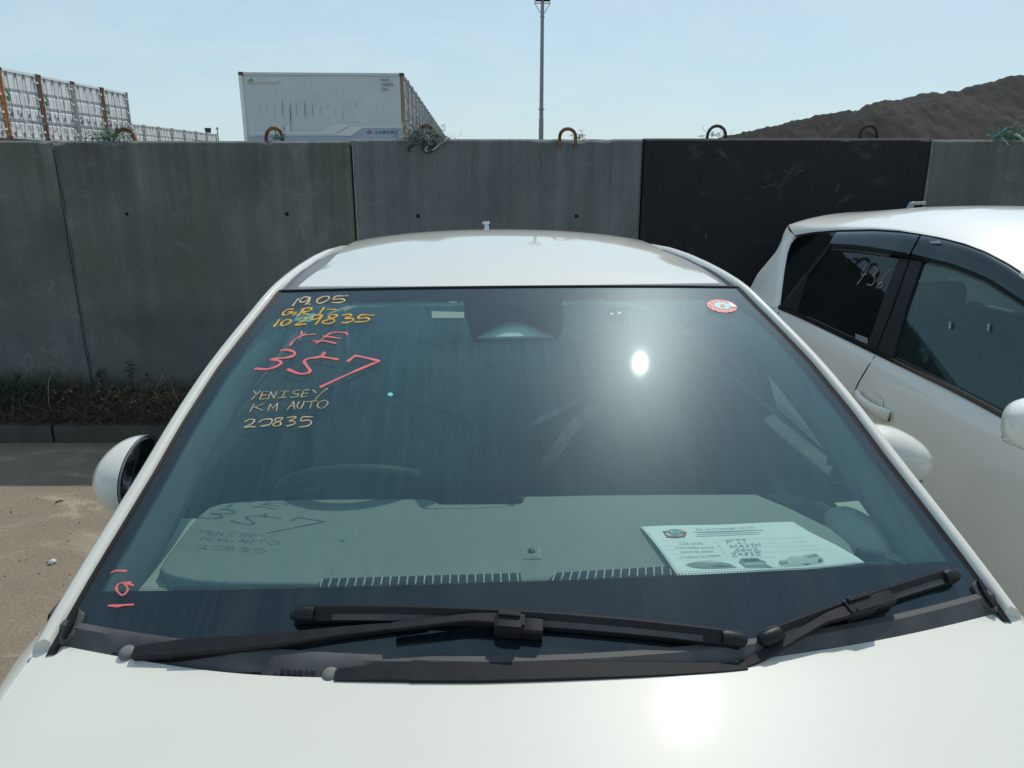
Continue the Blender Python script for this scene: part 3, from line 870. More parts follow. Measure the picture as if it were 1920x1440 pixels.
def shared(key, fn):
    if key not in SHARED: SHARED[key] = fn()
    return SHARED[key]
def put(name, me, mats, parent, loc=(0, 0, 0), rot=(0, 0, 0)):
    o = bpy.data.objects.new(name, me); COL.objects.link(o)
    if parent is not None: o.parent = parent
    o.location = loc; o.rotation_euler = rot
    return o
def mesh_of(mb, mats, smooth=None):
    o = mb.build('tmp', mats, smooth=smooth); me = o.data; bpy.data.objects.remove(o)
    return me
def make_container(loc, rotz, label, group, posts=('post_rust', 'post_rust'), tree=True, detail=True, doormat='cont_white', cast='casting', side='cont_white'):
    """door end at local x=0 facing +x, y across, body runs to -x"""
    root = empty('shipping_container', loc, (0, 0, rotz)); tag(root, label, 'container', group)
    W2 = CW/2
    def body():
        mb = MB()
        for out in (-1, 1):
            s = corrugated(-CL+.12, -.14, .16, CH-.10, out*(W2-.05), out)
            mb.add(s.v, s.f)
        mb.box(-CL+.02, -.03, -W2+.06, W2-.06, CH-.07, CH-.02)
        mb.box(-CL, 0-.02, -W2+.02, W2-.02, .02, .16)
        for out in (-1, 1): mb.box(-CL+.1, -.1, out*(W2-.06), out*(W2-.0), CH-.10, CH-.012)
        mb.box(-CL+.03, -CL+.06, -W2+.05, W2-.05, .1, CH-.05)
        return mesh_of(mb, M[side], 30)
    put('container_body', shared(('body', side), body), None, root)
    if not detail:
        def face():
            mb = MB(); mb.box(-.08, -.04, -W2+.1, W2-.1, .14, CH-.14, mi=0)
            for k in range(4):
                y = -.78 + .52*k; mb.box(-.03, -.005, y-.02, y+.02, .1, CH-.12, mi=1)
            for sy in (-1, 1): mb.box(-.12, 0, sy*W2-.06*sy-.06, sy*W2-.06*sy+.06, .11, CH-.11, mi=2)
            for sy in (-1, 1):
                for z in (.055, CH-.055): mb.box(-.17, .006, sy*W2-.07*sy-.075, sy*W2-.07*sy+.075, z-.058, z+.058, mi=3)
            mb.box(-.1, -.01, -W2+.12, W2-.12, CH-.13, CH-.02, mi=2)
            return mesh_of(mb, [M[doormat], M['rod'], M['post_grey'], M[cast]])
        put('door_end', shared(('face', doormat, cast), face), None, root)
        return root
    for sy, pm in zip((-1, 1), posts):
        def post(pm=pm): return mesh_of(MB().box(-.12, 0, -.06, .06, .11, CH-.11), M[pm])
        put('corner_post', shared(('post', pm), post), None, root, (0, sy*(W2-.06), 0))
        put('corner_post', shared(('post', 'cont_white'), lambda: mesh_of(MB().box(-.12, 0, -.06, .06, .11, CH-.11), M['cont_white'])), None, root, (-CL+.12, sy*(W2-.06), 0))
    def cast_me():
        mb = MB(); mb.box(-.178, 0, -.081, .081, -.059, .059)
        mb.ellipsoid((.001, 0, 0), (.004, .04, .022), 10, 4, mi=1)
        return mesh_of(mb, [M[cast], M['dead_hole']])
    for xx in (0.004, -CL+.178):
        for sy in (-1, 1):
            for z in (.059, CH-.059):
                put('corner_casting', shared(('cast', cast), cast_me), None, root, (xx, sy*(W2-.079), z))
    put('header_rail', shared(('hdr', doormat), lambda: mesh_of(MB().box(-.1, -.012, -W2+.165, W2-.165, CH-.115, CH-.02), M[doormat])), None, root)
    put('door_sill', shared('sill', lambda: mesh_of(MB().box(-.1, -.012, -W2+.165, W2-.165, .03, .13), M['cont_grey'])), None, root)
    def door():
        mb = MB(); w = (W2-.125)
        z0, z1 = .145, CH-.13; H = z1-z0
        gz = [.235, .475, .715]                              # three recessed bands
        prof = [(0, 0)]
        for g_ in gz: prof += [(g_*H-.085, 0), (g_*H-.060, -.040), (g_*H+.060, -.040), (g_*H+.085, 0)]
        prof += [(H, 0)]
        mb.loft([[Vector((-.045+d, y, z0+z)) for z, d in prof] for y in (.012, w-.012)])
        mb.box(-.10, -.088, 0.006, w-.006, z0, z1)
        for g_ in gz: mb.box(-.0845, -.0835, .014, w-.014, z0+g_*H-.056, z0+g_*H+.056, mi=1)
        for y in (.006, w-.03): mb.box(-.05, -.038, y, y+.024, z0, z1)
        return mesh_of(mb, [M[doormat], M['groove']])
    def rod():
        mb = MB()
        mb.tube([(0, 0, .10), (0, 0, CH-.10)], .015, 8)
        return mesh_of(mb, M['rod'], 60)
    def cam():
        mb = MB(); mb.box(-.02, .024, -.028, .028, -.07, .07); mb.box(0, .030, -.018, .018, -.10, -.06)
        return mesh_of(mb, M['rod'])
    def handle():
        mb = MB(); mb.tube([(.02, 0, 0), (.03, .06, .005), (.03, .30, -.03)], .012, 6); mb.box(.0, .03, .05, .11, -.05, .04); mb.box(0, .025, .22, .27, -.06, .02)
        mb.box(-.004, .012, -.05, .05, -.03, .09)
        return mesh_of(mb, M['rod'], 40)
    for sy in (-1, 1):
        d = put('door', shared(('door', doormat), door), None, root, (0, 0, 0), (0, 0, 0))
        if sy == -1: d.scale = (1, -1, 1)
        for yy in (.26, .82):
            put('lock_rod', shared('rod', rod), None, d, (.012, yy, 0))
            for z in (CH-.20, .22, .95): put('rod_bracket', shared('cam', cam), None, d, (-.01, yy, z))
            put('door_handle', shared('handle', handle), None, d, (.014, yy, .70))
        for z in (.35, .98, 1.62, 2.25):
            put('hinge', shared('hinge', lambda: mesh_of(MB().box(-.02, .022, -.085, .05, -.035, .035), M['cont_white'])), None, d, (0, W2-.145, z))
    def tile(w, h, mat):
        return lambda: mesh_of(MB().box(-.002, .003, -w/2, w/2, -h/2, h/2), M[mat])
    # printed tree emblem and grey notice placards (too small in the photograph to read)
    if tree:
        def leaf():
            mb = MB()
            for cy, cz, rr in ((0, .17, .075), (0, .05, .105), (0, -.09, .125)):
                mb.prism([Vector((0, cy+rr*1.1*cos(pi*2*k/9+.3), cz+rr*.9*sin(2*pi*k/9+.3))) for k in range(9)], (.003, 0, 0))
            mb.box(0, .003, -.012, .012, -.27, -.15)
            return mesh_of(mb, M['print_green'])
        put('tree_emblem', shared('leaf', leaf), None, root, (-.043, -.86, 1.60))
    for y, z, w, h, mt in ((-.86, 1.0, .24, .34, 'plate'), (-.42, 1.02, .12, .16, 'plate'), (.42, 1.6, .10, .32, 'plate'), (.95, 1.55, .16, .3, 'cont_grey'), (.93, 2.2, .20, .10, 'cont_grey'), (.93, 2.05, .14, .05, 'plate'), (.95, 1.02, .15, .26, 'cont_grey')):
        put('placard', shared(('pl', w, h, mt), tile(w, h, mt)), None, root, (-.042, y, z))
    return root

# left stack: door ends towards us, receding
LX, GAP = -19.28, 2.455
y0 = 27.75
lab = ['white container at the near end of the left stack, mostly outside the picture',
       'nearest full white container of the left stack, with an orange rusted post',
       'white container of the left stack, second from the orange post',
       'white container of the left stack, third from the orange post',
       'white container at the far end of the left stack, next to the low far row']
posts = [('post_rust', 'post_orange'), ('post_orange', 'post_rust'), ('post_rust', 'post_grey'), ('post_grey', 'post_rust'), ('post_rust', 'post_grey')]
for k in range(5):
    make_container((LX, y0 + GAP*(k+.5), 2.86), 0, lab[k], 'containers in the left stack', posts[k], tree=(k != 3))
pl = MB(); pl.box(LX-CL, LX, y0-.1, y0+GAP*5+.1, 0, 2.86)  # plain block standing in for the unseen lower tier of containers
tag(pl.build('container_platform', M['kerb']), 'concrete platform under the left container stack', kind='structure')
# far low row behind it
FX, fy0 = -28.2, 58.0
for k in range(7):
    make_container((FX, fy0 + GAP*(k+.5), 2.46), 0, ['first', 'second', 'third', 'fourth', 'fifth', 'sixth', 'last'][k] + ' white container from the left in the low far row', 'containers in the low far row', ('post_grey', 'post_grey'), tree=False, cast='post_grey')
pl = MB(); pl.box(FX-CL, FX, fy0-.1, fy0+GAP*7+.1, 0, 2.46)  # unseen lower tier of the far row as one block
tag(pl.build('container_platform', M['kerb']), 'concrete platform under the far container row', kind='structure')
# middle row: the first one shows its long side
rz = radians(3.2)
RD = Vector((-sin(rz), cos(rz), 0)); FD = Vector((-cos(rz), -sin(rz), 0))
C0 = at_z(757, 262, 2.81); C0 = Vector((-4.03, 29.9, 2.60))
front = None
ORD = ['second', 'third', 'fourth', 'fifth', 'sixth', 'seventh', 'eighth']
for k in range(26):
    c = C0 + RD*(CW/2 + GAP*k)
    if k == 0:
        front = make_container(c, rz, 'white container whose long blue-striped side faces the wall', 'containers in the middle row', ('post_streak', 'post_streak'), tree=False, doormat='cont_grey', side='cont_side')
    elif k < 8:
        make_container(c, rz, ORD[k-1] + ' container of the middle row, counted from the one showing its long side', 'containers in the middle row', ('post_streak', 'post_grey'), tree=False, doormat='cont_grey')
    else:
        make_container(c, rz, 'grey-white container in the far tail of the middle row, only its upper door edge showing', 'containers in the far tail of the middle row', detail=False, doormat='cont_grey', cast='post_grey')
pl = MB(); pl.box(-CL, 0, -.1, GAP*26, 0, 2.60)  # one block in place of the middle row's unseen lower containers
tag(pl.build('container_platform', M['kerb'], loc=(C0.x, C0.y, 0), rot=(0, 0, rz)), 'concrete platform under the middle container row', kind='structure')

# the front container's printed side (local y = -CW/2, x from -CL to 0); px -> local
def fl(px, py, out=.0):
    # ray against the long side plane
    n_ = Vector((sin(rz), -cos(rz), 0))
    d = ray(px, py); t = ((Vector(C0) + n_*.0 - EYE).dot(n_))/d.dot(n_)
    P = EYE + d*t - Vector(C0)
    return Vector((P.dot(Vector((cos(rz), sin(rz), 0))), -CW/2 + .025 - out, P.z))
YS = -CW/2 - .002
def side_pt(px, py, lift=.004): q = fl(px, py); return Vector((q.x, YS + .05 - .022 - lift - .0255 + .0, q.z))
def stripe(poly, mat, lift, name='stripe', off=.003):
    mb = MB(); mb.prism([side_pt(a, b_, lift) for a, b_ in poly], (0, -off, 0))
    return mb.build(name, M[mat], front)
M['leaf_green'] = plain('faded_green_print', (.25, .42, .30), .6)
M['stripe_pale'] = plain('pale_stripe_paint', (.66, .70, .71), .55)
M['stripe_grey'] = plain('grey_stripe_paint', (.43, .49, .53), .55)
M['stripe_blue'] = plain('blue_panel_paint', (.34, .42, .53), .55)
def Z2(p): return (430 + p[0]/4.364, 120 + p[1]/4.364)
stripe([Z2(p) for p in ((165, 590), (840, 590), (1000, 595), (1090, 525), (1420, 525), (1425, 640), (165, 640))], 'stripe_blue', .002, 'lower_panel')
stripe([Z2(p) for p in ((165, 553), (735, 553), (800, 520), (860, 490), (1420, 490), (1420, 503), (980, 503), (905, 553), (840, 575), (165, 572))], 'stripe_pale', .006)
stripe([Z2(p) for p in ((165, 574), (840, 577), (910, 556), (985, 506), (1420, 506), (1420, 522), (1090, 524), (1000, 588), (840, 586), (165, 586))], 'stripe_pale', .006)
RV, UV = Vector((1, 0, 0)), Vector((0, 0, 1))
def side_text(body, px, py, hpx, mat, sx=1.0, spacing=1.0):
    q = side_pt(px, py, .010); h = hpx/1506*29.9
    return text(body, h/.72, q, RV, UV, M[mat], front, sx=sx, spacing=spacing, extrude=.002)
side_text('SAKC-', 714.5, 152.5, 5.2, 'print_dark', .80, 1.12)
side_text('1005092', 715.0, 161.0, 5.2, 'print_dark', .80, 1.12)
side_text('22G1', 715.0, 169.5, 5.2, 'print_dark', .80, 1.12)
side_text('山九株式会社', 702.3, 250.8, 5.4, 'print_navy', 1.0, 1.0)
def frame_poly(poly, w, mat, lift, name):
    P = [side_pt(a, b_, lift) for a, b_ in poly]; c = sum(P, Vector())/len(P); I = [c + (p-c)*(1-w) for p in P]
    mb = MB(); n_ = len(P)
    mb.add(P + I, [(k, (k+1) % n_, n_+(k+1) % n_, n_+k) for k in range(n_)])
    return solid(mb.build(name, M[mat], front), .003)
frame_poly([(692.5, 243.0), (698.8, 247.7), (692.5, 252.4), (686.5, 247.7)], .28, 'print_red', .008, 'diamond_emblem')
stripe([(690.5, 246.5), (694.7, 246.5), (694.7, 250), (693.8, 250), (693.8, 247.4), (691.4, 247.4), (691.4, 249.8), (690.5, 249.8)], 'print_navy', .008, 'emblem_mark')
stripe([Z2(p) for p in ((140, 117), (402, 119), (402, 158), (140, 155))], 'stripe_pale', .006, 'eco_notice')
for cx, cz, rr in ((160, 138, 15), (188, 138, 17), (176, 126, 11)):
    stripe([Z2((cx+rr*cos(2*pi*k/9), cz+rr*.95*sin(2*pi*k/9))) for k in range(9)], 'leaf_green', .010, 'green_leaf')
for a, b_, zz, hh in ((215, 325, 126, 5), (215, 398, 141, 8)):
    stripe([Z2(p) for p in ((a, zz), (b_, zz), (b_, zz+hh), (a, zz+hh))], 'plate', .010, 'fine_print')
stripe([Z2(p) for p in ((457, 506), (497, 508), (497, 550), (457, 548))], 'stripe_pale', .011, 'placard')
M['rust_streak'] = plain('rust_streak', (.20, .115, .06), .85, var=.5, vscale=3); M['soot_streak'] = plain('dark_streak', (.22, .21, .20), .85, var=.3, vscale=3)
for sx_, z0_, z1_, mt, w_ in ((248, 300, 410, 0, 2), (304, 310, 410, 0, 3), (368, 320, 450, 0, 4), (432, 270, 460, 1, 7), (497, 290, 550, 1, 9), (548, 300, 430, 0, 4), (617, 290, 460, 1, 8), (679, 320, 450, 1, 5), (743, 330, 420, 0, 4), (803, 330, 370, 0, 3), (865, 360, 420, 0, 3), (927, 360, 460, 0, 4), (978, 310, 350, 0, 4), (1035, 310, 355, 0, 7), (1090, 280, 310, 0, 3), (447, 500, 548, 1, 6)):
    mid = z0_ + (z1_-z0_)*.35
    stripe([Z2(p) for p in ((sx_, z0_), (sx_+w_*.5, mid), (sx_+w_*.8, z0_+(z1_-z0_)*.6), (sx_+w_, z1_), (sx_+w_*.3, z0_+(z1_-z0_)*.7), (sx_-w_*.3, mid))], ('soot_streak', 'rust_streak')[mt], .006, 'rust_streak')

# ------------------------------------------------------------------ floodlight mast, chimney, thin post
mast = empty('floodlight_mast', (0, 0, 0)); tag(mast, 'tall slim floodlight mast behind the concrete wall', 'light mast')
my = 70.0
B0 = at_y(1014.5, 262, my); B1 = at_y(1018.5, 6, my)
mast.location = (B0.x + (B0.x-B1.x)*.0, my, 0)
hx = B1.z
mb = MB(); mb.tube([(0, 0, 0), (0, 0, 4.0), (0.0, 0, 6.05)], [.23, .215, .205], 14); mb.tube([(0, 0, 6.05), (0, 0, hx-1.2), (0, 0, hx+.35)], [.18, .15, .145], 14); mb.build('pole', M['galv'], mast, smooth=40)
zc = at_y(1015, 205, my).z
mb = MB(); mb.tube([(0, 0, zc-.05), (0, 0, zc+.05)], .27, 16); mb.build('flange', M['galv'], mast, smooth=40)
mb = MB(); mb.tube([(0, 0, hx-1.08), (0, 0, hx-1.0)], .20, 14); mb.build('collar', M['galv'], mast, smooth=40)
for sx_ in (-1, 1):
    mb = MB(); mb.tube([(0, 0, hx-1.0), (sx_*.64, 0, hx-.02)], .03, 6); mb.build('strut', M['galv'], mast)
    mb = MB(); mb.tube([(sx_*.64, 0, hx-.02), (sx_*.64, 0, hx+1.5)], .03, 6); mb.build('upright', M['galv'], mast)
mb = MB()
for z in (hx, hx+.75, hx+1.5): mb.box(-.66, .66, -.035, .035, z-.035, z+.035)
mb.build('cross_frame', M['galv'], mast)
for z in (hx+.28, hx+1.03):
    for xx in (-.36, .36):
        mb = MB(); mb.box(-.24, .24, -.10, .10, -.17, .17); f_ = mb.build('floodlight', M['black_plastic'], mast, loc=(xx, -.16, z), rot=(radians(-35), 0, 0)); bevel(f_, .03)
        mb = MB(); mb.box(-.20, .20, -.108, -.101, -.13, .13); mb.build('lens', M['lamp_glass'], f_)
cy = 110.0
P = at_y(389.5, 240, cy); w_ = 11.5/1475*cy
ch = empty('vent_stack', (P.x, cy, 0)); tag(ch, 'squat grey vent stack rising behind the far container row', 'chimney')
mb = MB(); mb.tube([(0, 0, 0), (0, 0, P.z-.25)], w_*.40, 14); mb.build('shaft', M['kerb'], ch, smooth=50)
mb = MB(); mb.tube([(0, 0, P.z-.5), (0, 0, P.z-.3), (0, 0, P.z)], [w_*.42, w_*.5, w_*.5], 14); mb.build('cap', M['kerb'], ch, smooth=50)
P = at_y(407, 238, 100.0)
po = empty('street_post', (P.x, 100, 0)); tag(po, 'thin bare post right of the far container row', 'post')
mb = MB(); mb.tube([(0, 0, 0), (0, 0, P.z)], [.10, .07], 8); mb.build('shaft', M['galv'], po, smooth=50)
mb = MB(); mb.box(-.12, .12, -.12, .12, P.z-.28, P.z-.12); mb.build('lamp_head', M['galv'], po)

# ------------------------------------------------------------------ coal-dark gravel heaps
def gravel_mat(name='dark_gravel', k=1.0):
    m, n, l = new_mat(name); b = bsdf(m); v = coords(m)
    a = remap(m, noise(m, coords(m, (.5, .5, .25)), 1.2, 7, .68, .4), .3, .7)
    f = remap(m, noise(m, v, 7, 6, .75), .28, .72)
    c = mixc(m, a, (.062*k, .053*k, .049*k), (.105*k, .092*k, .085*k))
    c = mixc(m, .8, c, mixc(m, f, (.45, .45, .46), (1.35, 1.33, 1.3)), 'MULTIPLY')
    l.new(c, b.inputs['Base Color']); b.inputs['Roughness'].default_value = .95
    bump(m, math_(m, 'ADD', f, noise(m, v, 22, 4, .7)), .9, .25)
    return m
M['gravel'] = gravel_mat('dark_gravel', 1.12); M['coal'] = gravel_mat('darker_gravel', .72)
def heap(label, crest, ycrest, slope, back, x_end, seed, yspan, mat='gravel'):
    """crest: list of (px, py) of the skyline; the crest runs along x at depth ycrest, front falls at the angle of repose"""
    C = [at_y(a, b_, ycrest) for a, b_ in crest]
    tab = [(p.x, p.z) for p in C]
    x0, x1 = tab[0][0]-1, x_end
    NX, NY = 340, 90
    mb = MB()
    def fn(i, j):
        x = x0 + (x1-x0)*i; y = ycrest - yspan + (yspan+back)*j
        h = lerp_tab(tab, x)
        if x > tab[-1][0]: h = tab[-1][1] + (x-tab[-1][0])*.16
        yc = ycrest + 1.1*mnoise.noise(Vector((x*.13, seed, 0)))
        d = (yc - y)*slope if y < yc else (y-yc)*slope
        rill = mnoise.noise(Vector((x*.55 + y*.25, y*.09, seed)))*.50 + mnoise.noise(Vector((x*1.6 + y*.5, y*.3, seed+5)))*.16
        lump = mnoise.noise(Vector((x*2.6, y*2.6, seed+2)))*.12 + mnoise.noise(Vector((x*5.5, y*5.5, seed+8)))*.06
        z = h - d*1.0
        edge = min(1, max(0, d/1.2))
        z += (rill*edge*1.0 + lump)*min(1, max(0, z)/1.0)
        z += .10*mnoise.noise(Vector((x*.9, 3, seed)))*(1-edge)*min(1, max(0, h-.5))
        return Vector((x, y, max(-.3, z)))
    mb.grid(fn, NX, NY)
    return tag(mb.build('gravel_heap', M[mat], smooth=180, fix=False), label, 'heap', 'dark gravel heaps behind the wall')
heap('nearer and higher dark gravel heap running out of the picture on the right', [(1512, 300), (1541, 262), (1572, 232), (1600, 206), (1618, 198), (1640, 192), (1692, 185), (1735, 175), (1790, 170), (1812, 162), (1860, 152), (1888, 143), (1925, 138)], 45, .62, 16, 60, 1.7, 13)
heap('lower dark gravel heap farther back, its crest sloping down to the left', [(1290, 275), (1340, 262), (1352, 257), (1400, 247), (1440, 236), (1480, 228), (1520, 219), (1545, 213), (1575, 206), (1592, 204), (1640, 215), (1700, 240)], 66, .6, 20, 46, 6.2, 18, 'coal')

# ------------------------------------------------------------------ the white hatchback (local frame: x to its left in the picture's right, y to its rear, z up)
PSI = radians(3.3)
car = empty('white_hatchback', (.108, 0, 0), (0, 0, PSI))
tag(car, 'white hatchback facing us, with marker writing on its windscreen', 'car')
CM = Matrix.Translation((.108, 0, 0)) @ Matrix.Rotation(PSI, 4, 'Z')
CI = CM.inverted()
LO = CI @ EYE
def lray(px, py): return (CI.to_3x3() @ ray(px, py))
def gz(u, v):
    s = v - .19*u*u; t = 1.80 - s
    return 1.448 - .36*t - .0685*t*t - .046*u*u
def hit(px, py, fn, t0=.3, t1=7.0, n_=220):
    d = lray(px, py)
    pt = None; pg = None
    for i in range(n_+1):
        t = t0 + (t1-t0)*i/n_; p = LO + d*t; g_ = p.z - fn(p.x, p.y)
        if pg is not None and pg > 0 >= g_:
            a, b_ = pt, t
            for _ in range(30):
                m_ = (a+b_)/2; p = LO + d*m_
                if p.z - fn(p.x, p.y) > 0: a = m_
                else: b_ = m_
            return LO + d*a
        pt, pg = t, g_
    raise ValueError('no hit %s %s' % (px, py))
def on_glass(px, py, off=0.0): return hit(px, py, lambda u, v: gz(u, v) + off)
def gn(u, v):
    h = 1e-3
    return Vector((-(gz(u+h, v)-gz(u-h, v))/(2*h), -(gz(u, v+h)-gz(u, v-h))/(2*h), 1)).normalized()

OUT = [(.90, .776), (1.015, .762), (1.10, .750), (1.19, .734), (1.30, .716), (1.42, .702), (1.575, .677), (1.674, .653), (1.79, .624), (1.888, .603)]
def out_u(v): return lerp_tab(OUT, v)
def in_u(v): return out_u(v) - .030

# windscreen
def s_edge(s):
    u = .65
    for _ in range(12): u = in_u(s + .19*u*u) - .004
    return u
S0, S1 = .872, 1.800
def s_bot(u): return .8935 + .068*u*u - .010
def wind_pt(a, b_):
    u = (2*a-1)*.69
    for _ in range(4): s = s_bot(u) + (S1-s_bot(u))*b_; u = (2*a-1)*s_edge(s)
    v = s + .19*u*u
    return Vector((u, v, gz(u, v)))
mb = MB(); mb.grid(wind_pt, 48, 44)
screen = mb.build('windscreen', M['windshield'], car, smooth=180)
mb = MB(); mb.grid(lambda i, j: (lambda p: p - gn(p.x, p.y)*.0085)(wind_pt(.012+.976*i, .01+.98*j)), 48, 40)
mb.build('inner_film', M['film'], screen, smooth=180)
# black printed band under the glass: bottom, sides, top and the camera field
def under(p, d=.004): return p - gn(p.x, p.y)*d
def fr_s(u): return 1.0115 - .045*u*u + .006*u      # upper edge of the bottom band
def band(fa, fb, na, nb):
    mb = MB(); mb.grid(lambda i, j: under(fa(i).lerp(fb(i), j)) if False else fa(i, j), na, nb); return mb
mb = MB()
def bot(i, j):
    u = (2*i-1)*.69
    for _ in range(4): s = s_bot(u) + (fr_s(u)-s_bot(u))*j; u = (2*i-1)*s_edge(s)
    v = s + .19*u*u
    return under(Vector((u, v, gz(u, v))))
mb.grid(bot, 48, 6)
for sg in (-1, 1):
    def side_(i, j, sg=sg):
        s = .915 + (S1-.915)*j; w_ = s_edge(s)
        wd = .024 if s < 1.6 else .024 + .018*((s-1.6)/.2)
        u = sg*(w_ - wd*i); v = s + .19*u*u
        return under(Vector((u, v, gz(u, v))), .0045)
    mb.grid(side_, 3, 30)
def top_(i, j):
    w_ = s_edge(S1); u = (2*i-1)*w_
    dep = .050 + .085*max(0, (abs(u)-.46)/.12)**2
    s = S1 - dep*(1-j) ; v = s + .19*u*u
    return under(Vector((u, v, gz(u, v))), .005)
mb.grid(top_, 48, 4)
# field in front of the driver-assistance camera
fieldpx = [(869, 556), (873, 585), (880, 612), (884, 628), (890, 632), (1030, 631), (1046, 628), (1054, 618), (1057, 590), (1052, 554)]
P = [on_glass(a, b_) for a, b_ in fieldpx]
cut = [on_glass(a, b_) for a, b_ in ((893, 632), (953, 598), (979, 598), (1046, 628))]
# field = polygon with a trapezium window; build as strips around it
outer = [(869, 553), (873, 585), (880, 612), (884, 628), (891, 634), (962, 633.5), (1030, 632), (1046, 630), (1054, 618), (1057, 590), (1052, 551)]
inner = [(953, 597), (930, 607), (912, 617), (897, 626), (892, 631), (962, 632), (1030, 630.5), (1045, 628), (1020, 617), (998, 606), (979, 597)]
mb.loft([[under(on_glass(*p), .0055) for p in outer], [under(on_glass(*p), .0055) for p in inner]])
o0 = len(mb.v)
mb.add([under(on_glass(*p), .0055) for p in ((869, 553), (1052, 551), (979, 597), (953, 597))], [(0, 1, 2, 3)])
# dotted fade along the bottom band
dots = MB()
for row in range(2):
    r_ = .0013 - .0004*row
    for k in range(250):
        u = -.66 + 1.32*(k + .5*(row % 2))/250
        s = fr_s(u) + .0022 + .0034*row; v = s + .19*u*u
        c = under(Vector((u, v, gz(u, v))), .0042)
        mb.add([c + Vector((r_*a, r_*b_*.93, r_*b_*.37)) for a, b_ in ((1, 0), (.5, .87), (-.5, .87), (-1, 0), (-.5, -.87), (.5, -.87))], [(0, 1, 2, 3, 4, 5)])
M['frit'] = plain('black_ceramic_print', (.007, .0075, .010), .9, spec=0)
mb.build('black_print_band', M['frit'], screen, fix=False)

# camera housing, seen through its window in the print
cam_tab = [(893, 632), (930, 607), (953, 598), (979, 598), (1000, 607), (1046, 628.5)]
hb = [on_glass(a, b_, -.030) for a, b_ in ((889, 633), (953, 596), (979, 596), (1050, 629.5))]
mb = MB(); mb.prism([hit(a, b_, lambda u, v: gz(u, v)-.05) for a, b_ in ((870, 560), (888, 633), (1050, 630), (1056, 556))], (0, .01, -.02))
ch_ = mb.build('camera_housing', M['dark_trim'], car)
M['housing_lit'] = plain('grey_housing', (.62, .66, .62), .7); M['housing_dim'] = plain('dim_grey_housing', (.40, .43, .43), .7)  # one housing grey in a lit and a shaded tone, painted in
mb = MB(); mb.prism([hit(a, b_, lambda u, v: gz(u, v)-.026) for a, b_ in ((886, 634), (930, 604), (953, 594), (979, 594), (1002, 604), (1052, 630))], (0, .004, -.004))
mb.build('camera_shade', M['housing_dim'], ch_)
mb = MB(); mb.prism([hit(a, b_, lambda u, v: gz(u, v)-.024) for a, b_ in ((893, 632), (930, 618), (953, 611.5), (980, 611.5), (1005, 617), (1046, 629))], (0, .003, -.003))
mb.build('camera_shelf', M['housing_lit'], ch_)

# roof
def roof_c(v): return lerp_tab([(1.80, 1.448), (1.95, 1.473), (2.1, 1.491), (2.3, 1.508), (2.6, 1.5185), (2.8, 1.512), (3.0, 1.494), (3.3, 1.455), (3.6, 1.405), (3.78, 1.36)], v)
def rz_(u, v):
    k = min(1, max(0, (v-1.80)/.45)); k = k*k*(3-2*k)
    c = .046 + (.11-.046)*k; q = .13*k
    # smooth the table
    z = sum(roof_c(v+d)*w_ for d, w_ in ((-.12, .2), (-.06, .2), (0, .2), (.06, .2), (.12, .2)))
    z = z*min(1, max(0, (v-1.86)/.2)) + roof_c(v)*(1-min(1, max(0, (v-1.86)/.2)))
    return z - c*u*u - q*u**4
RW = [(1.8, .528), (1.9, .521), (2.1, .513), (2.4, .510), (2.7, .506), (3.1, .492), (3.5, .46), (3.8, .44)]
def roof_pt(i, j, off=0.0):
    v = None
    vv = 1.812 + (3.74-1.812)*j
    w_ = lerp_tab(RW, vv); u = (2*i-1)*w_
    v = vv + .19*u*u*(1-j)**2
    z = rz_(u, v)
    return Vector((u, v, z + off))
mb = MB()
mb.grid(lambda i, j: roof_pt(i, j), 40, 60)
# front lip folded down to the glass
mb.loft([[roof_pt(k/40, 0) for k in range(41)], [roof_pt(k/40, 0)+Vector((0, -.006, -.006)) for k in range(41)], [roof_pt(k/40, 0)+Vector((0, -.005, -.014)) for k in range(41)]])
mb.build('roof', M['paint'], car, smooth=60)
mb = MB()
pts = [wind_pt(k/40, 1.0) + Vector((0, -.001, .001)) for k in range(41)]
mb.sweep(pts, [(-.007, -.003), (.006, -.003), (.003, .001), (0, .0025), (-.005, .001)], (0, -.35, .93))
mb.build('header_moulding', M['rubber'], car, smooth=40)
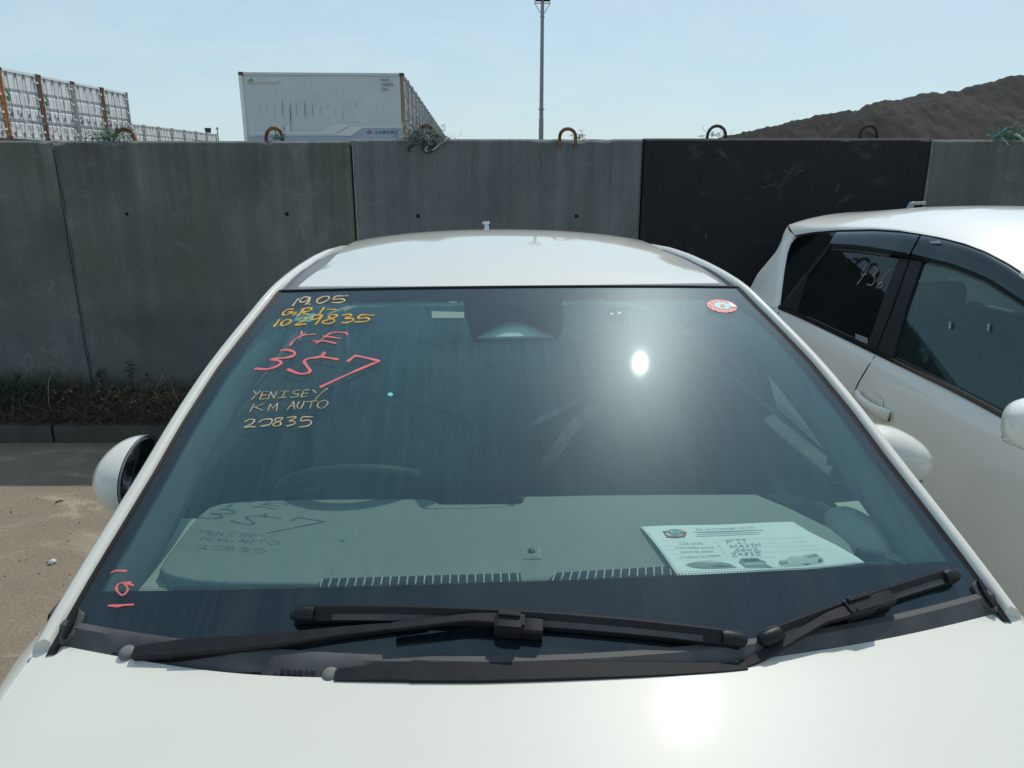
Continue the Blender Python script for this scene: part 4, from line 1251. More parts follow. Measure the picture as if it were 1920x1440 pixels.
# side rails and roof ditches
RAIL = [(1.888, .603, 1.4345), (1.98, .601, 1.447), (2.12, .598, 1.4585), (2.3, .594, 1.4655), (2.5, .590, 1.466), (2.7, .584, 1.459), (2.9, .575, 1.447), (3.2, .555, 1.408), (3.5, .525, 1.36), (3.74, .50, 1.315)]
for sg in (-1, 1):
    # A pillar skin carried on as the roof rail
    rows = []
    path = []
    for k in range(30):
        v = 1.000 + (1.885-1.000)*k/29; path.append((v, out_u(v), gz(out_u(v)-.012, v)))
    path += [(a, b_, c) for a, b_, c in RAIL[1:]]
    for v, uo, z in path:
        ui = uo - .031
        if v > 1.885: ui = uo - .034
        zi = gz(ui, v) + .001 if v <= 1.885 else z + .004
        if v > 1.885:
            zz = z
            prof = [(ui, zz-.004), (ui+.003, zz+.005), (ui+.012, zz+.010), (uo-.008, zz+.006), (uo-.002, zz-.004), (uo+.002, zz-.016), (uo+.008, zz-.04)]
        else:
            prof = [(ui, zi-.006), (ui+.002, zi+.006), (ui+.009, zi+.011), (uo-.010, z+.010), (uo-.003, z+.002), (uo, z-.012), (uo+.006, z-.035)]
        rows.append([Vector((sg*a, v, b_)) for a, b_ in prof])
    # smooth rows a little along the way
    for _ in range(3):
        rows = [rows[0]] + [[(a+b_*2+c)/4 for a, b_, c in zip(rows[i-1], rows[i], rows[i+1])] for i in range(1, len(rows)-1)] + [rows[-1]]
    mb = MB(); mb.loft(rows); mb.add(rows[0], [tuple(range(len(rows[0])))]); mb.build('pillar_rail', M['paint'], car, smooth=60)
    # dark seam between pillar skin and glass, with its rubber lip
    mb = MB(); rows = []
    for k in range(40):
        v = .985 + (1.86-.985)*k/39; ui = in_u(v)
        z = gz(ui, v)
        rows.append([Vector((sg*a, v, b_)) for a, b_ in ((ui+.003, z-.004), (ui-.001, z+.002), (ui-.004, z+.0035), (ui-.007, z+.002), (ui-.010, z+.0035), (ui-.0125, z+.0025), (ui-.0135, z+.0004))])
    mb.loft(rows); mb.build('pillar_moulding', M['rubber'], car, smooth=30)
    # ditch strip
    rows = []
    for k in range(44):
        v = 1.872 + (3.74-1.872)*k/43
        ue = lerp_tab(RW, v); uo = lerp_tab([(a, b_) for a, b_, c in RAIL], v)-.033
        ze = rz_(ue, v); zo = lerp_tab([(a, c) for a, b_, c in RAIL], v)
        rows.append([Vector((sg*a, v, b_)) for a, b_ in ((ue-.002, ze-.002), (ue+.002, ze-.010), ((ue+uo)/2, (ze+zo)/2-.010), (uo-.002, zo-.010), (uo+.002, zo-.002))])
    mb = MB(); mb.loft(rows); mb.build('roof_ditch_strip', M['ditch'], car, smooth=40)

# bonnet
def ve(u): return .8745 + .252*u*u - .012*exp(-((u+.44)/.20)**2)
def hz(u, v):
    t = ve(u) - v
    z = 1.055 - .03*u*u - .15*t - .06*t*t - .25*max(0, t-.62)**2
    e = max(0, abs(u)-.70)
    return z - 1.6*e*e*min(1, t/.15)
def hood_pt(i, j):
    a = 2*i-1
    a = math.copysign(1-(1-abs(a))**1.15, a) if False else a
    hw = .757
    u = a*hw
    v = ve(u) - (ve(u) - (-.02 + .10*u*u))*j**1.15
    k = min(1, max(0, (v-.45)/.4)); u2 = u*(.93+.07*k)
    return Vector((u2, v, hz(u, v)))
mb = MB()
mb.grid(hood_pt, 60, 60)
NP = 60
edge = [hood_pt(k/NP, 0) for k in range(NP+1)]
mb.loft([edge, [p+Vector((0, .003, -.002)) for p in edge], [p+Vector((0, .0035, -.008)) for p in edge], [p+Vector((0, -.012, -.014)) for p in edge], [p+Vector((0, -.06, -.03)) for p in edge]])
mb.build('bonnet', M['paint'], car, smooth=60)

# body sides, nose and tail
def side_top(v):
    if v < 1.02:
        vv = max(v, -.02); k = min(1, max(0, (vv-.45)/.4))
        return .757*(.93+.07*k)+.002, hz(.757, max(vv, .04))-.001
    return lerp_tab([(1.02, .775), (1.2, .795), (2.0, .805), (2.9, .80), (3.4, .77), (3.95, .70)], v), lerp_tab([(1.02, 1.020), (1.3, 1.008), (2.0, 1.03), (2.8, 1.06), (3.4, 1.09), (3.95, 1.05)], v)
def taper(v): return lerp_tab([(-.12, .86), (.05, .93), (.3, .985), (.6, 1), (3.3, 1), (3.7, .965), (3.95, .90)], v)
vsl = [-.10, -.02, .06, .15, .3, .45, .6, .75, .88, .97, 1.02, 1.05, 1.2, 1.4, 1.7, 2.0, 2.4, 2.8, 3.1, 3.4, 3.6, 3.8, 3.93]
for sg in (-1, 1):
    rows = []
    for v in vsl:
        ue, ze = side_top(v); tp = taper(v)
        prof = [(ue-(.06 if v < 1.1 else .004), ze-.022), (ue-(.008 if v < 1.1 else .002), ze-.006), (ue, ze), (ue+.020, ze-.008), (ue+.04, ze-.030), (max(ue+.055, .832*tp), ze-.08), (.845*tp, ze-.16), (.848*tp, .70), (.842*tp, .52), (.835*tp, .36), (.80*tp, .24), (.70*tp, .20)]
        rows.append([Vector((sg*a, v, b_)) for a, b_ in prof])
    mb = MB(); mb.loft(rows); mb.build('body_side', M['paint'], car, smooth=50)
    # door shuts
    for v in (1.12, 2.12, 3.02):
        ue, ze = side_top(v)
        mb = MB(); mb.sweep([Vector((sg*(ue+.042), v, ze-.032)), Vector((sg*(.8465), v+.005, ze-.16)), Vector((sg*.8495, v+.02, .70)), Vector((sg*.8437, v+.03, .52)), Vector((sg*.837, v+.03, .36))], [(-.002, -.002), (.002, -.002), (.002, .0012), (-.002, .0012)], (sg, 0, 0))
        mb.build('door_shut_line', M['rubber'], car)
    for v in (1.93, 2.84):
        mb = MB(); mb.sweep(smooth_path([Vector((sg*.842, v, .865)), Vector((sg*.876, v-.03, .868)), Vector((sg*.876, v-.16, .868)), Vector((sg*.842, v-.19, .865))], 4), [(-.013, -.008), (.013, -.008), (.013, .008), (-.013, .008)], (0, 0, 1))
        mb.build('door_handle', M['paint'], car, smooth=40)
    # side windows and pillars: from the belt up to the rail
    def side_g(v, t):
        ub, zb = side_top(v); zb += .004; ub -= .006
        if v < 1.885: ur, zr = out_u(v)+.006, gz(out_u(v)-.012, v)-.03
        else: ur, zr = lerp_tab([(a, b_) for a, b_, c in RAIL], v)+.006, lerp_tab([(a, c) for a, b_, c in RAIL], v)-.036
        zr = max(zr, zb+.004)
        bulge = .018*sin(pi*t)*min(1, max(0, (v-1.1)/.4))
        return Vector((sg*(ub+(ur-ub)*t+bulge), v, zb+(zr-zb)*t))
    def panel(v0, v1, mat, name, off=0, t0=0, t1=1):  # noqa
        mb = MB(); mb.grid(lambda i, j: side_g(v0+(v1-v0)*i, t0+(t1-t0)*j)+Vector((sg*off, 0, 0)), 14, 6); return mb.build(name, M[mat], car, smooth=60)
    panel(1.02, 1.26, 'paint', 'door_sail')
    panel(1.262, 2.06, 'side_glass', 'front_door_glass')
    panel(2.061, 2.17, 'gloss_black', 'door_pillar')
    panel(2.172, 2.95, 'privacy_glass', 'rear_door_glass')
    panel(2.952, 3.72, 'paint', 'rear_quarter'); panel(2.952, 3.70, 'pale_seat', 'quarter_lining', -.02, .02, .97)
    mb = MB(); mb.sweep([side_g(1.10+1.85*k/20, 0)+Vector((sg*.006, 0, .004)) for k in range(21)], [(-.006, -.010), (.006, -.010), (.006, .010), (-.006, .010)], (sg, 0, .3)); mb.build('belt_moulding', M['black_plastic'], car)
    # wheels
    for v in (.72-.62+.0, 2.72):
        wv = v + .0
        wr = empty('wheel', (sg*.775, wv+(.02 if v < 1 else .0), .305)); wr.parent = car
        mb = MB(); prof = [(-.09, .20), (-.10, .27), (-.085, .298), (-.05, .305), (.05, .305), (.085, .298), (.10, .27), (.085, .20)]
        n_ = 36
        vs = [Vector((sg*a, r_*cos(2*pi*k/n_), r_*sin(2*pi*k/n_))) for a, r_ in prof for k in range(n_)]
        mb.add(vs, [(j*n_+k, j*n_+(k+1) % n_, (j+1)*n_+(k+1) % n_, (j+1)*n_+k) for j in range(len(prof)-1) for k in range(n_)]); mb.build('tyre', M['tyre'], wr, smooth=50)
        mb = MB(); mb.tube([(sg*-.08, 0, 0), (sg*.055, 0, 0)], .2, 30); mb.box(sg*.05, sg*.078, -.03, .03, -.195, .195)
        for a in (pi/5*2, pi/5*4, pi/5*6, pi/5*8): mb.box(sg*.05, sg*.078, -.028, .028, 0, .195, M=Matrix.Rotation(a, 4, 'X'))
        mb.tube([(sg*.05, 0, 0), (sg*.085, 0, 0)], .05, 16); mb.build('rim', M['rim'], wr, smooth=40)
        mb = MB(); mb.tube([(sg*.60, wv, .315), (sg*(.8495 if v > 1 else .815), wv, .315)], .345, 36); mb.build('wheel_arch', M['rubber'], car, smooth=50)
    # lamps
    mb = MB(); mb.grid(lambda i, j: Vector((sg*(.40+.34*i), -.085+.20*(i**2.2), .60+.10*j+.05*i)), 10, 4); solid(mb.build('headlamp', M['clear_lens'], car, smooth=60), .02, 1)
    mb = MB(); mb.grid(lambda i, j: Vector((sg*(.66-.03*j), 3.935-.02*j, .78+.26*j)), 4, 6); solid(mb.build('tail_lamp', M['red_lens'], car, smooth=60), .05, 1)
# nose
mb = MB()
def nose(i, j):
    u = (2*i-1)*.757*.935; v0 = -.02+.10*(2*i-1)**2*.573; z0 = hz((2*i-1)*.757, max(.0, v0))
    z = z0 + (.20-z0)*j
    return Vector((u, v0 - .11*sin(pi*min(1, j*1.25)*.62)*(1-.25*(2*i-1)**4), z))
mb.grid(nose, 24, 14); mb.build('front_bumper', M['paint'], car, smooth=60)
mb = MB(); mb.box(-.46, .46, -.142, -.11, .30, .46); bevel(mb.build('lower_grille', M['black_plastic'], car), .02)
mb = MB(); mb.box(-.26, .26, -.158, -.146, .47, .60); bevel(mb.build('number_plate_mount', M['black_plastic'], car), .006)
# tail
mb = MB()
mb.grid(lambda i, j: Vector(((2*i-1)*(.70-.24*j), 3.93-.22*j**1.5 + .0 - .05*(2*i-1)**2, 1.05+.30*j)), 16, 8); mb.build('rear_window', M['rear_glass'], car, smooth=60)
mb = MB(); mb.grid(lambda i, j: Vector(((2*i-1)*.70, 3.95+.03*sin(pi*j)-.05*(2*i-1)**2, .22+.83*j)), 16, 8); mb.build('tailgate', M['paint'], car, smooth=60)
mb = MB(); mb.grid(lambda i, j: Vector(((2*i-1)*.47, 3.70+.12*j, 1.375-.02*j)), 12, 3); solid(mb.build('rear_spoiler', M['paint'], car, smooth=60), .03)
# aerial stub at the rear of the roof
P = hit(925, 437, lambda u, v: 1.475, 2, 6)
aer = Vector((-.028, 3.28, rz_(-.02, 3.28)))
mb = MB(); mb.tube([aer+Vector((0, 0, -.01)), aer+Vector((0, .0, .022)), aer+Vector((0, .005, .05))], [.016, .012, .007], 10); mb.tube([aer+Vector((-.018, .0, .044)), aer+Vector((.012, .0, .048))], .006, 8)
mb.build('aerial', M['chrome'], car, smooth=50)

# cowl
def sc(u): return .8935 + .068*u*u
def cowl_pt(i, j):
    u = (2*i-1)*.735
    v0 = sc(u) + .19*u*u + .004
    v1 = ve(u) - .055
    v = v0 + (v1-v0)*j
    z0 = gz(u, v0) + .0035
    d = v0 - v
    return Vector((u, v, z0 - .18*d - 1.15*max(0, d-.010)))
mb = MB(); mb.grid(cowl_pt, 60, 8)
top = [cowl_pt(k/60, 0) for k in range(61)]
mb.loft([top, [p+Vector((0, .002, -.006)) for p in top]])
mb.build('cowl_panel', M['grey_plastic'], car, smooth=40)
COWL = lambda u, v: (lambda d: gz(u, sc(u)+.19*u*u+.004)+.0035-.18*d-1.15*max(0, d-.010))(sc(u)+.19*u*u+.004-v)
def on_cowl(px, py, off=.0): return hit(px, py, lambda u, v: COWL(u, v)+off)
cw = car.children[-1]
vent = MB()
for k, (a, b_) in enumerate(((529, 1259), (541, 1260), (552, 1261), (563, 1261.5), (575, 1262.5), (586, 1263), (516, 1267), (529, 1267), (541, 1268), (552, 1269), (563, 1269.5))):
    c = on_cowl(a, b_, .001)
    vent.prism([c+Vector((.0034*cos(2*pi*q/10), .0042*sin(2*pi*q/10)*.8, .0030*sin(2*pi*q/10)*.6)) for q in range(10)], (0, -.0005, .001))
vent.build('drain_holes', M['dead_hole'], car)
mb = MB(); mb.prism([on_cowl(a, b_, .0008) for a, b_ in ((412, 1262), (489, 1261), (489, 1269), (440, 1267))], (0, -.0004, .0008)); mb.build('label_recess', M['rubber'], car)
for sg in (-1, 1):
    # rubber end block where cowl, wing and pillar meet
    c = [Vector((sg*a, v, z)) for a, v, z in ((.733, 1.016, 1.050), (.712, 1.044, 1.080), (.698, 1.036, 1.074), (.702, 1.006, 1.056), (.722, .998, 1.046))]
    mb = MB(); mb.prism(c, (0, .01, -.03)); bevel(mb.build('cowl_end_block', M['grey_plastic'], car), .003)
    mb = MB(); mb.sweep([Vector((sg*.712, 1.040, 1.0775)), Vector((sg*.711, 1.020, 1.066)), Vector((sg*.716, 1.002, 1.053))], [(-.004, -.002), (.004, -.002), (.003, .004), (-.003, .004)], (0, -.4, .9)); mb.build('cowl_end_lip', M['black_plastic'], car)

# wipers
def wpath(pts, off): return smooth_path([on_glass(a, b_, off) for a, b_ in pts], 6)
NW = Vector((0, -.42, .91))
def arm(parent, pts, widths, off, thick, name='arm'):
    if hasattr(off, '__len__'): P = smooth_path([on_glass(a, b_, o_) for (a, b_), o_ in zip(pts, off)], 6)
    else: P = wpath(pts, off)
    n_ = len(P); W_ = [Vector((w_, 0, 0)) for w_ in widths]
    sc_ = []
    for k in range(n_):
        t = k/(n_-1)*(len(widths)-1); i = min(len(widths)-2, int(t)); f = t-i
        sc_.append((widths[i]*(1-f)+widths[i+1]*f, thick[i]*(1-f)+thick[i+1]*f))
    mb = MB(); mb.sweep(P, [(-.5, -.8), (-.5, -.1), (-.40, .12), (.40, .12), (.5, -.1), (.5, -.8)], NW, sc_)
    return mb.build(name, M['black_plastic'], parent, smooth=30)
def blade(parent, p0, p1, off, clip):
    A, B = on_glass(*p0), on_glass(*p1)
    P = []
    n_ = 24
    for k in range(n_+1):
        q = A.lerp(B, k/n_); z = gz(q.x, q.y); P.append(Vector((q.x, q.y, z)) + gn(q.x, q.y)*off)
    up = [gn(q.x, q.y) for q in P]
    side_sign = 1 if (P[-1]-P[0]).x > 0 else -1
    # spoiler profile: high lip on the far side, sloping face towards the bonnet
    prof = [(.5, -.5), (.5, -.05), (.1, .15), (-.22, .5), (-.36, .5), (-.44, -.05), (-.44, -.5)]
    sc_ = [(.022, .020)]*(n_+1)
    mb = MB(); mb.sweep(P, prof, up, sc_); mb.build('spoiler', M['black_plastic'], parent, smooth=25)
    mb = MB(); mb.sweep(P[2:-2], [(.13, .145), (.46, -.02), (.46, -.06), (.13, .10)], up[2:-2], sc_[2:-2]); mb.build('wear_strip', M['worn_rubber'], parent)  # sunlight on the blade's front face painted in as a paler strip
    mb = MB(); mb.sweep([q-u_*.013 for q, u_ in zip(P, up)], [(-.003, -.009), (.003, -.009), (.004, .004), (-.004, .004)], up); mb.build('rubber_lip', M['rubber'], parent)
    for e, q in ((0, P[0]), (-1, P[-1])):
        d = (P[1]-P[0]).normalized() if e == 0 else (P[-1]-P[-2]).normalized()*-1
        u_ = up[e]; sd = d.cross(u_)
        rows_ = []
        mb = MB()
        path_ = [q-d*.010, q-d*.006, q, q+d*.02, q+d*.026]
        mb.sweep(path_, [(.5*cos(2*pi*k/12), .5*sin(2*pi*k/12)) for k in range(12)], u_, [(.010, .009), (.018, .017), (.024, .022), (.025, .023), (.023, .021)])
        mb.build('end_cap', M['black_plastic'], parent, smooth=50)
    c0, c1 = [on_glass(a, b_, off) for a, b_ in clip]
    d = (c1-c0); u_ = gn(c0.x, c0.y)
    def cbox(t0, t1, w_, h_, name, base=0.0, side=0.0, mat='black_plastic'):
        pth = [c0+d*t0, c0+d*(t0*.9+t1*.1), c0+d*(t0*.1+t1*.9), c0+d*t1]
        sdv = d.normalized().cross(u_)
        pth = [p+u_*base+sdv*side for p in pth]
        mb = MB(); mb.sweep(pth, [(-.5, -.5), (-.5, .3), (-.38, .5), (.38, .5), (.5, .3), (.5, -.5)], u_, [(w_*.9, h_*.9), (w_, h_), (w_, h_), (w_*.9, h_*.9)])
        o = mb.build(name, M[mat], parent, smooth=30); return o
    cbox(0, .56, .027, .026, 'clip', .004); cbox(.56, 1.0, .024, .021, 'clip_tail', .001)
    cbox(.06, .52, .007, .005, 'clip_ridge', .018, -.009); cbox(.1, .54, .006, .005, 'clip_ridge', .017, .009)
def pivot(parent, px, py, r_=.0125):
    c = hit(px, py, lambda u, v: COWL(u, v)+.003)
    mb = MB(); ax = Vector((0, -.35, .94)); mb.tube([c-ax*.03, c-ax*.005], [.026, .026], 20); mb.build('pivot_well', M['rubber'], parent, smooth=40)
    mb = MB(); a_ = ax
    mb.tube([c-a_*.012, c+a_*.002, c+a_*.006, c+a_*.0075], [r_, r_, r_*.8, r_*.35], 18); mb.build('pivot_cap', M['cap_grey'], parent, smooth=60)
M['cap_grey'] = plain('faded_grey_cap', (.16, .16, .15), .7)
w1 = empty('wiper'); w1.parent = car; w1['label'] = 'long wiper with its blade lying across the middle'
pivot(w1, 240, 1225)
arm(w1, [(250, 1222), (290, 1218), (330, 1215)], [.018, .024, .030], .008, [.014, .016, .018], 'arm_head')
arm(w1, [(330, 1214), (420, 1207), (520, 1198), (640, 1183), (740, 1173), (800, 1165)], [.027, .026, .022, .016, .0115, .011], .012, [.020, .018, .016, .012, .009, .008], 'arm')
arm(w1, [(735, 1173.5), (800, 1166), (860, 1159), (890, 1157), (940, 1159), (984, 1162)], [.0125, .0125, .0125, .014, .018, .020], .027, [.008]*6, 'arm_tip')
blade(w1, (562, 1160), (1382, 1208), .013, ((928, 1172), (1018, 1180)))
w2 = empty('wiper'); w2.parent = car; w2['label'] = 'short wiper with its blade raised towards the right corner'
pivot(w2, 620, 1267)
arm(w2, [(628, 1266), (690, 1262), (772, 1258)], [.018, .026, .034], .004, [.016, .018, .020], 'arm_head')
arm(w2, [(772, 1258), (900, 1259), (1050, 1257), (1200, 1255), (1330, 1252), (1400, 1248)], [.036, .034, .030, .024, .017, .013], .004, [.022, .020, .018, .014, .011, .009], 'arm')
arm(w2, [(1385, 1250), (1430, 1228), (1480, 1198), (1540, 1163), (1570, 1151), (1630, 1133)], [.0135, .0135, .0135, .0135, .018, .020], [.001, .006, .014, .022, .026, .027], [.008]*6, 'arm_tip')
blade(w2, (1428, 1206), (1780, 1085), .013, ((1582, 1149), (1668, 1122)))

# door mirrors: the right one stands out, the left one is folded against the door
mr = empty('door_mirror', (.822, 1.555, 1.100)); mr.parent = car
def shell(i, j, sg=1):
    th = 2*pi*i; ph = -pi/2 + pi*j
    def sp(x, q): return math.copysign(abs(x)**q, x)
    x = .108*sp(sin(ph), .85); r_ = abs(cos(ph))**.80
    y = -.082*sp(cos(th), .9)*r_ if cos(th) > 0 else .045*abs(cos(th))**.5*r_
    z = .068*sp(sin(th), .85)*r_
    k = (x+.108)/.216
    z *= .84 + .20*sin(pi*min(1, k*1.05))
    return Vector((sg*x, y - .02*(k-.5), z - .016*k))
mb = MB(); mb.grid(shell, 32, 20); mb.build('mirror_shell', M['paint'], mr, smooth=60)
mb = MB(); mb.grid(lambda i, j: Vector((-.09+.18*i, .048-.016*(i-.5), -.055+.075*j)), 6, 6); mb.build('mirror_glass', M['mirror_face'], mr)
mb = MB(); n_ = 24; vs = []
for a, b_, zz in ((.104, .074, -.044), (.100, .070, -.060), (.080, .050, -.074)):
    vs += [Vector((a*cos(2*pi*k/n_)-.004, -.014+b_*sin(2*pi*k/n_), zz)) for k in range(n_)]
mb.add(vs, [(j*n_+k, j*n_+(k+1) % n_, (j+1)*n_+(k+1) % n_, (j+1)*n_+k) for j in range(2) for k in range(n_)] + [tuple(range(2*n_, 3*n_))]); mb.build('mirror_base', M['gloss_black'], mr, smooth=50)
mb = MB(); mb.sweep([Vector((-.115, .0, -.075)), Vector((-.07, .0, -.066)), Vector((-.03, -.005, -.058))], [(-.03, -.018), (.03, -.018), (.03, .018), (-.03, .018)], (0, 0, 1)); bevel(mb.build('mirror_arm', M['gloss_black'], mr), .008)
mr = empty('door_mirror', (-.806, 1.50, 1.112), (0, 0, radians(4))); mr.parent = car; mr['label'] = 'folded left door mirror, its dark inside turned to the pillar'
FV, FZ = .096, .064
def fshell(i, j):
    """half shell bulging outwards, open towards the door"""
    th = 2*pi*i; r_ = sin(pi/2*j)
    e = cos(pi/2*j)
    c_, s_ = cos(th), sin(th)
    v = FV*math.copysign(abs(c_)**.92, c_)*r_; z = FZ*math.copysign(abs(s_)**.92, s_)*r_
    return Vector((-.070*e**.8 + .012*r_ + .18*(v+FV)*.5 - .02, v, z + .16*v))
mb = MB(); mb.grid(fshell, 40, 14); mb.build('mirror_shell', M['paint'], mr, smooth=70)
mb = MB()
mb.grid(lambda i, j: fshell(i, 1)*(1-.0) + Vector((.0, 0, 0)) if j < .34 else (fshell(i, 1).lerp(Vector((-.008+.18*FV*.5, 0, 0)), .10 if j < .67 else 1.0) + Vector((.006 if j < .67 else -.010, 0, 0))), 40, 3)
mb.build('mirror_inside', M['gloss_black'], mr, smooth=40)
mb = MB(); mb.grid(lambda i, j: fshell(i, 1).lerp(Vector((.18*FV*.5-.008, 0, 0)), .0+.0*j) + Vector((.002+.004*j, 0, 0)), 40, 1); mb.build('mirror_rim', M['ditch'], mr, smooth=40)
mb = MB(); mb.box(-.01, .09, .02, .10, -.10, -.04); bevel(mb.build('mirror_arm', M['gloss_black'], mr), .012)

# ------------------------------------------------------------------ cabin
DZ = 1.060
def on_dash(px, py, dz=0.0): return hit(px, py, lambda u, v: DZ+dz)
pad = [(300, 1064), (318, 1035), (345, 1000), (372, 967), (392, 951), (415, 944), (450, 940), (560, 936), (700, 935), (800, 935), (812, 938), (824, 943.5), (832, 945), (973, 943.5), (979, 941), (982, 930.5), (1100, 928), (1250, 926.5), (1417, 926), (1483, 953), (1558, 990), (1592, 1018), (1604, 1040), (1580, 1062), (1500, 1069), (1380, 1075), (1260, 1080), (1140, 1086), (1000, 1090), (900, 1094), (700, 1100), (560, 1094), (440, 1093), (370, 1089), (330, 1082), (307, 1074)]
P = [on_dash(*p) for p in pad]
dash = empty('dashboard', (0, 1.25, DZ)); dash.parent = car
D0 = Vector((0, 1.25, DZ))
# pad: top face with rounded front edge
bm = bmesh.new()
vs = [bm.verts.new(p-D0) for p in P]; f = bm.faces.new(vs)
if f.normal.z < 0: f.normal_flip()
ext = bmesh.ops.extrude_face_region(bm, geom=[f])
for e in ext['geom']:
    if isinstance(e, bmesh.types.BMVert): e.co.z -= .05; e.co.x *= 1.012; e.co.y += -.006 if e.co.y < 0 else .0
bmesh.ops.recalc_face_normals(bm, faces=bm.faces)
me = bpy.data.meshes.new('dash_pad'); bm.to_mesh(me); bm.free(); me.materials.append(M['dash'])
o = bpy.data.objects.new('dash_pad', me); COL.objects.link(o); o.parent = dash; bevel(o, .012, 3)
me.shade_smooth(); me.set_sharp_from_angle(angle=radians(35))
# ledge under the glass and fascia below the pad
mb = MB()
mb.grid(lambda i, j: Vector((-.66+1.32*i, .98+.22*j, DZ-.022-.0*j)) - D0, 20, 4); mb.build('dash_ledge', M['dash'], dash)
mb = MB(); mb.grid(lambda i, j: Vector((-.64+1.24*i, 1.432-.10*max(0, abs(i-.5)-.40)*4 + .06*sin(pi*j*.7), DZ-.012-.42*j)) - D0, 20, 8); mb.build('dash_fascia', M['dark_trim'], dash, smooth=60)
# defroster grilles
vb = .0012
for (xa, xb), slats, (ya, yb) in (((596, 976), 24, (1087, 1076)), ((1032, 1262), 15, (1076, 1063))):
    a0, a1 = on_dash(xa, ya), on_dash(xb, yb); b0, b1 = on_dash(xa-6, ya+17), on_dash(xb+2, yb+17)
    T_ = [a0-D0, a1-D0]; B_ = [b0-D0, b1-D0]
    g_ = MB(); g_.prism([B_[0]+Vector((0, 0, vb)), B_[1]+Vector((0, 0, vb)), T_[1]+Vector((0, 0, vb)), T_[0]+Vector((.008, 0, vb))], (0, 0, .0008)); gr_ = g_.build('defroster_grille', M['dead_hole'], dash)
    for k in range(slats):
        t = (k+.6)/slats
        p = T_[0].lerp(T_[1], t); q = B_[0].lerp(B_[1], t)
        s_ = MB(); s_.sweep([p+Vector((0, -.001, .0028)), q+Vector((0, 0, .0028))], [(-.0011, -.002), (.0011, -.002), (.0011, .0006), (-.0011, .0006)], (0, 0, 1)); s_.build('slat', M['slat'], gr_)
# sunlight sensor with its frame
c = on_dash(997, 1040)
mb = MB(); mb.box(c.x-.016, c.x+.016, c.y-.018-1.25, c.y+.022-1.25, -.001, .0025); sf = mb.build('sensor_frame', M['dash_side'], dash); bevel(sf, .002)
mb = MB(); mb.box(c.x-.0135, c.x+.0135, c.y-.0155-1.25, c.y+.0195-1.25, .0026, .0032); mb.build('sensor_plate', M['dash'], dash)
mb = MB(); mb.ellipsoid((c.x, c.y+.006-1.25, .004), (.007, .008, .004), 12, 8); mb.build('sensor_dome', M['gloss_black'], dash, smooth=60)
# display behind the pad notch
mb = MB(); mb.box(-.155, -.02, 1.415-1.25, 1.43-1.25, -.15, -.012); bevel(mb.build('display_screen', M['gloss_black'], dash), .006)
# right-hand end of the dashboard: dark strip painted for the shadowed drop, pale dome with a side vent
rows = []
gap0 = [(1424, 925), (1500, 958), (1568, 990), (1604, 1020), (1616, 1046)]
gap1 = [(1478, 925), (1540, 942), (1600, 975), (1640, 1008), (1656, 1040)]
mb = MB(); mb.loft([[on_dash(*p, -.020)-D0 for p in gap0], [on_dash(*p, -.020)-D0 for p in gap1]]); mb.build('dash_gap', M['dark_trim'], dash)
mb = MB(); mb.ellipsoid((.640, 1.285-1.25, -.035), (.050, .105, .052), 22, 14); mb.build('dash_end_dome', M['dash_side'], dash, smooth=60)
mb = MB(); mb.sweep([on_dash(1664, 963, .02)-D0, on_dash(1712, 1000, .015)-D0], [(-.006, -.01), (.006, -.01), (.006, .004), (-.006, .004)], (0, 0, 1)); mb.build('side_vent', M['dark_trim'], dash)
c = on_dash(1632, 1046, -.01)
mb = MB(); mb.tube([c-D0+Vector((-.022, .004, .004)), c-D0+Vector((.022, -.002, .004))], [.013, .010], 12); mb.tube([c-D0+Vector((.02, 0, 0)), c-D0+Vector((.05, -.01, -.008))], .003, 6); mb.build('aerial_plug', M['rubber'], dash, smooth=50)
M['pillar_cloth'] = plain('pillar_cloth', (.10, .115, .11), .9, var=.06)
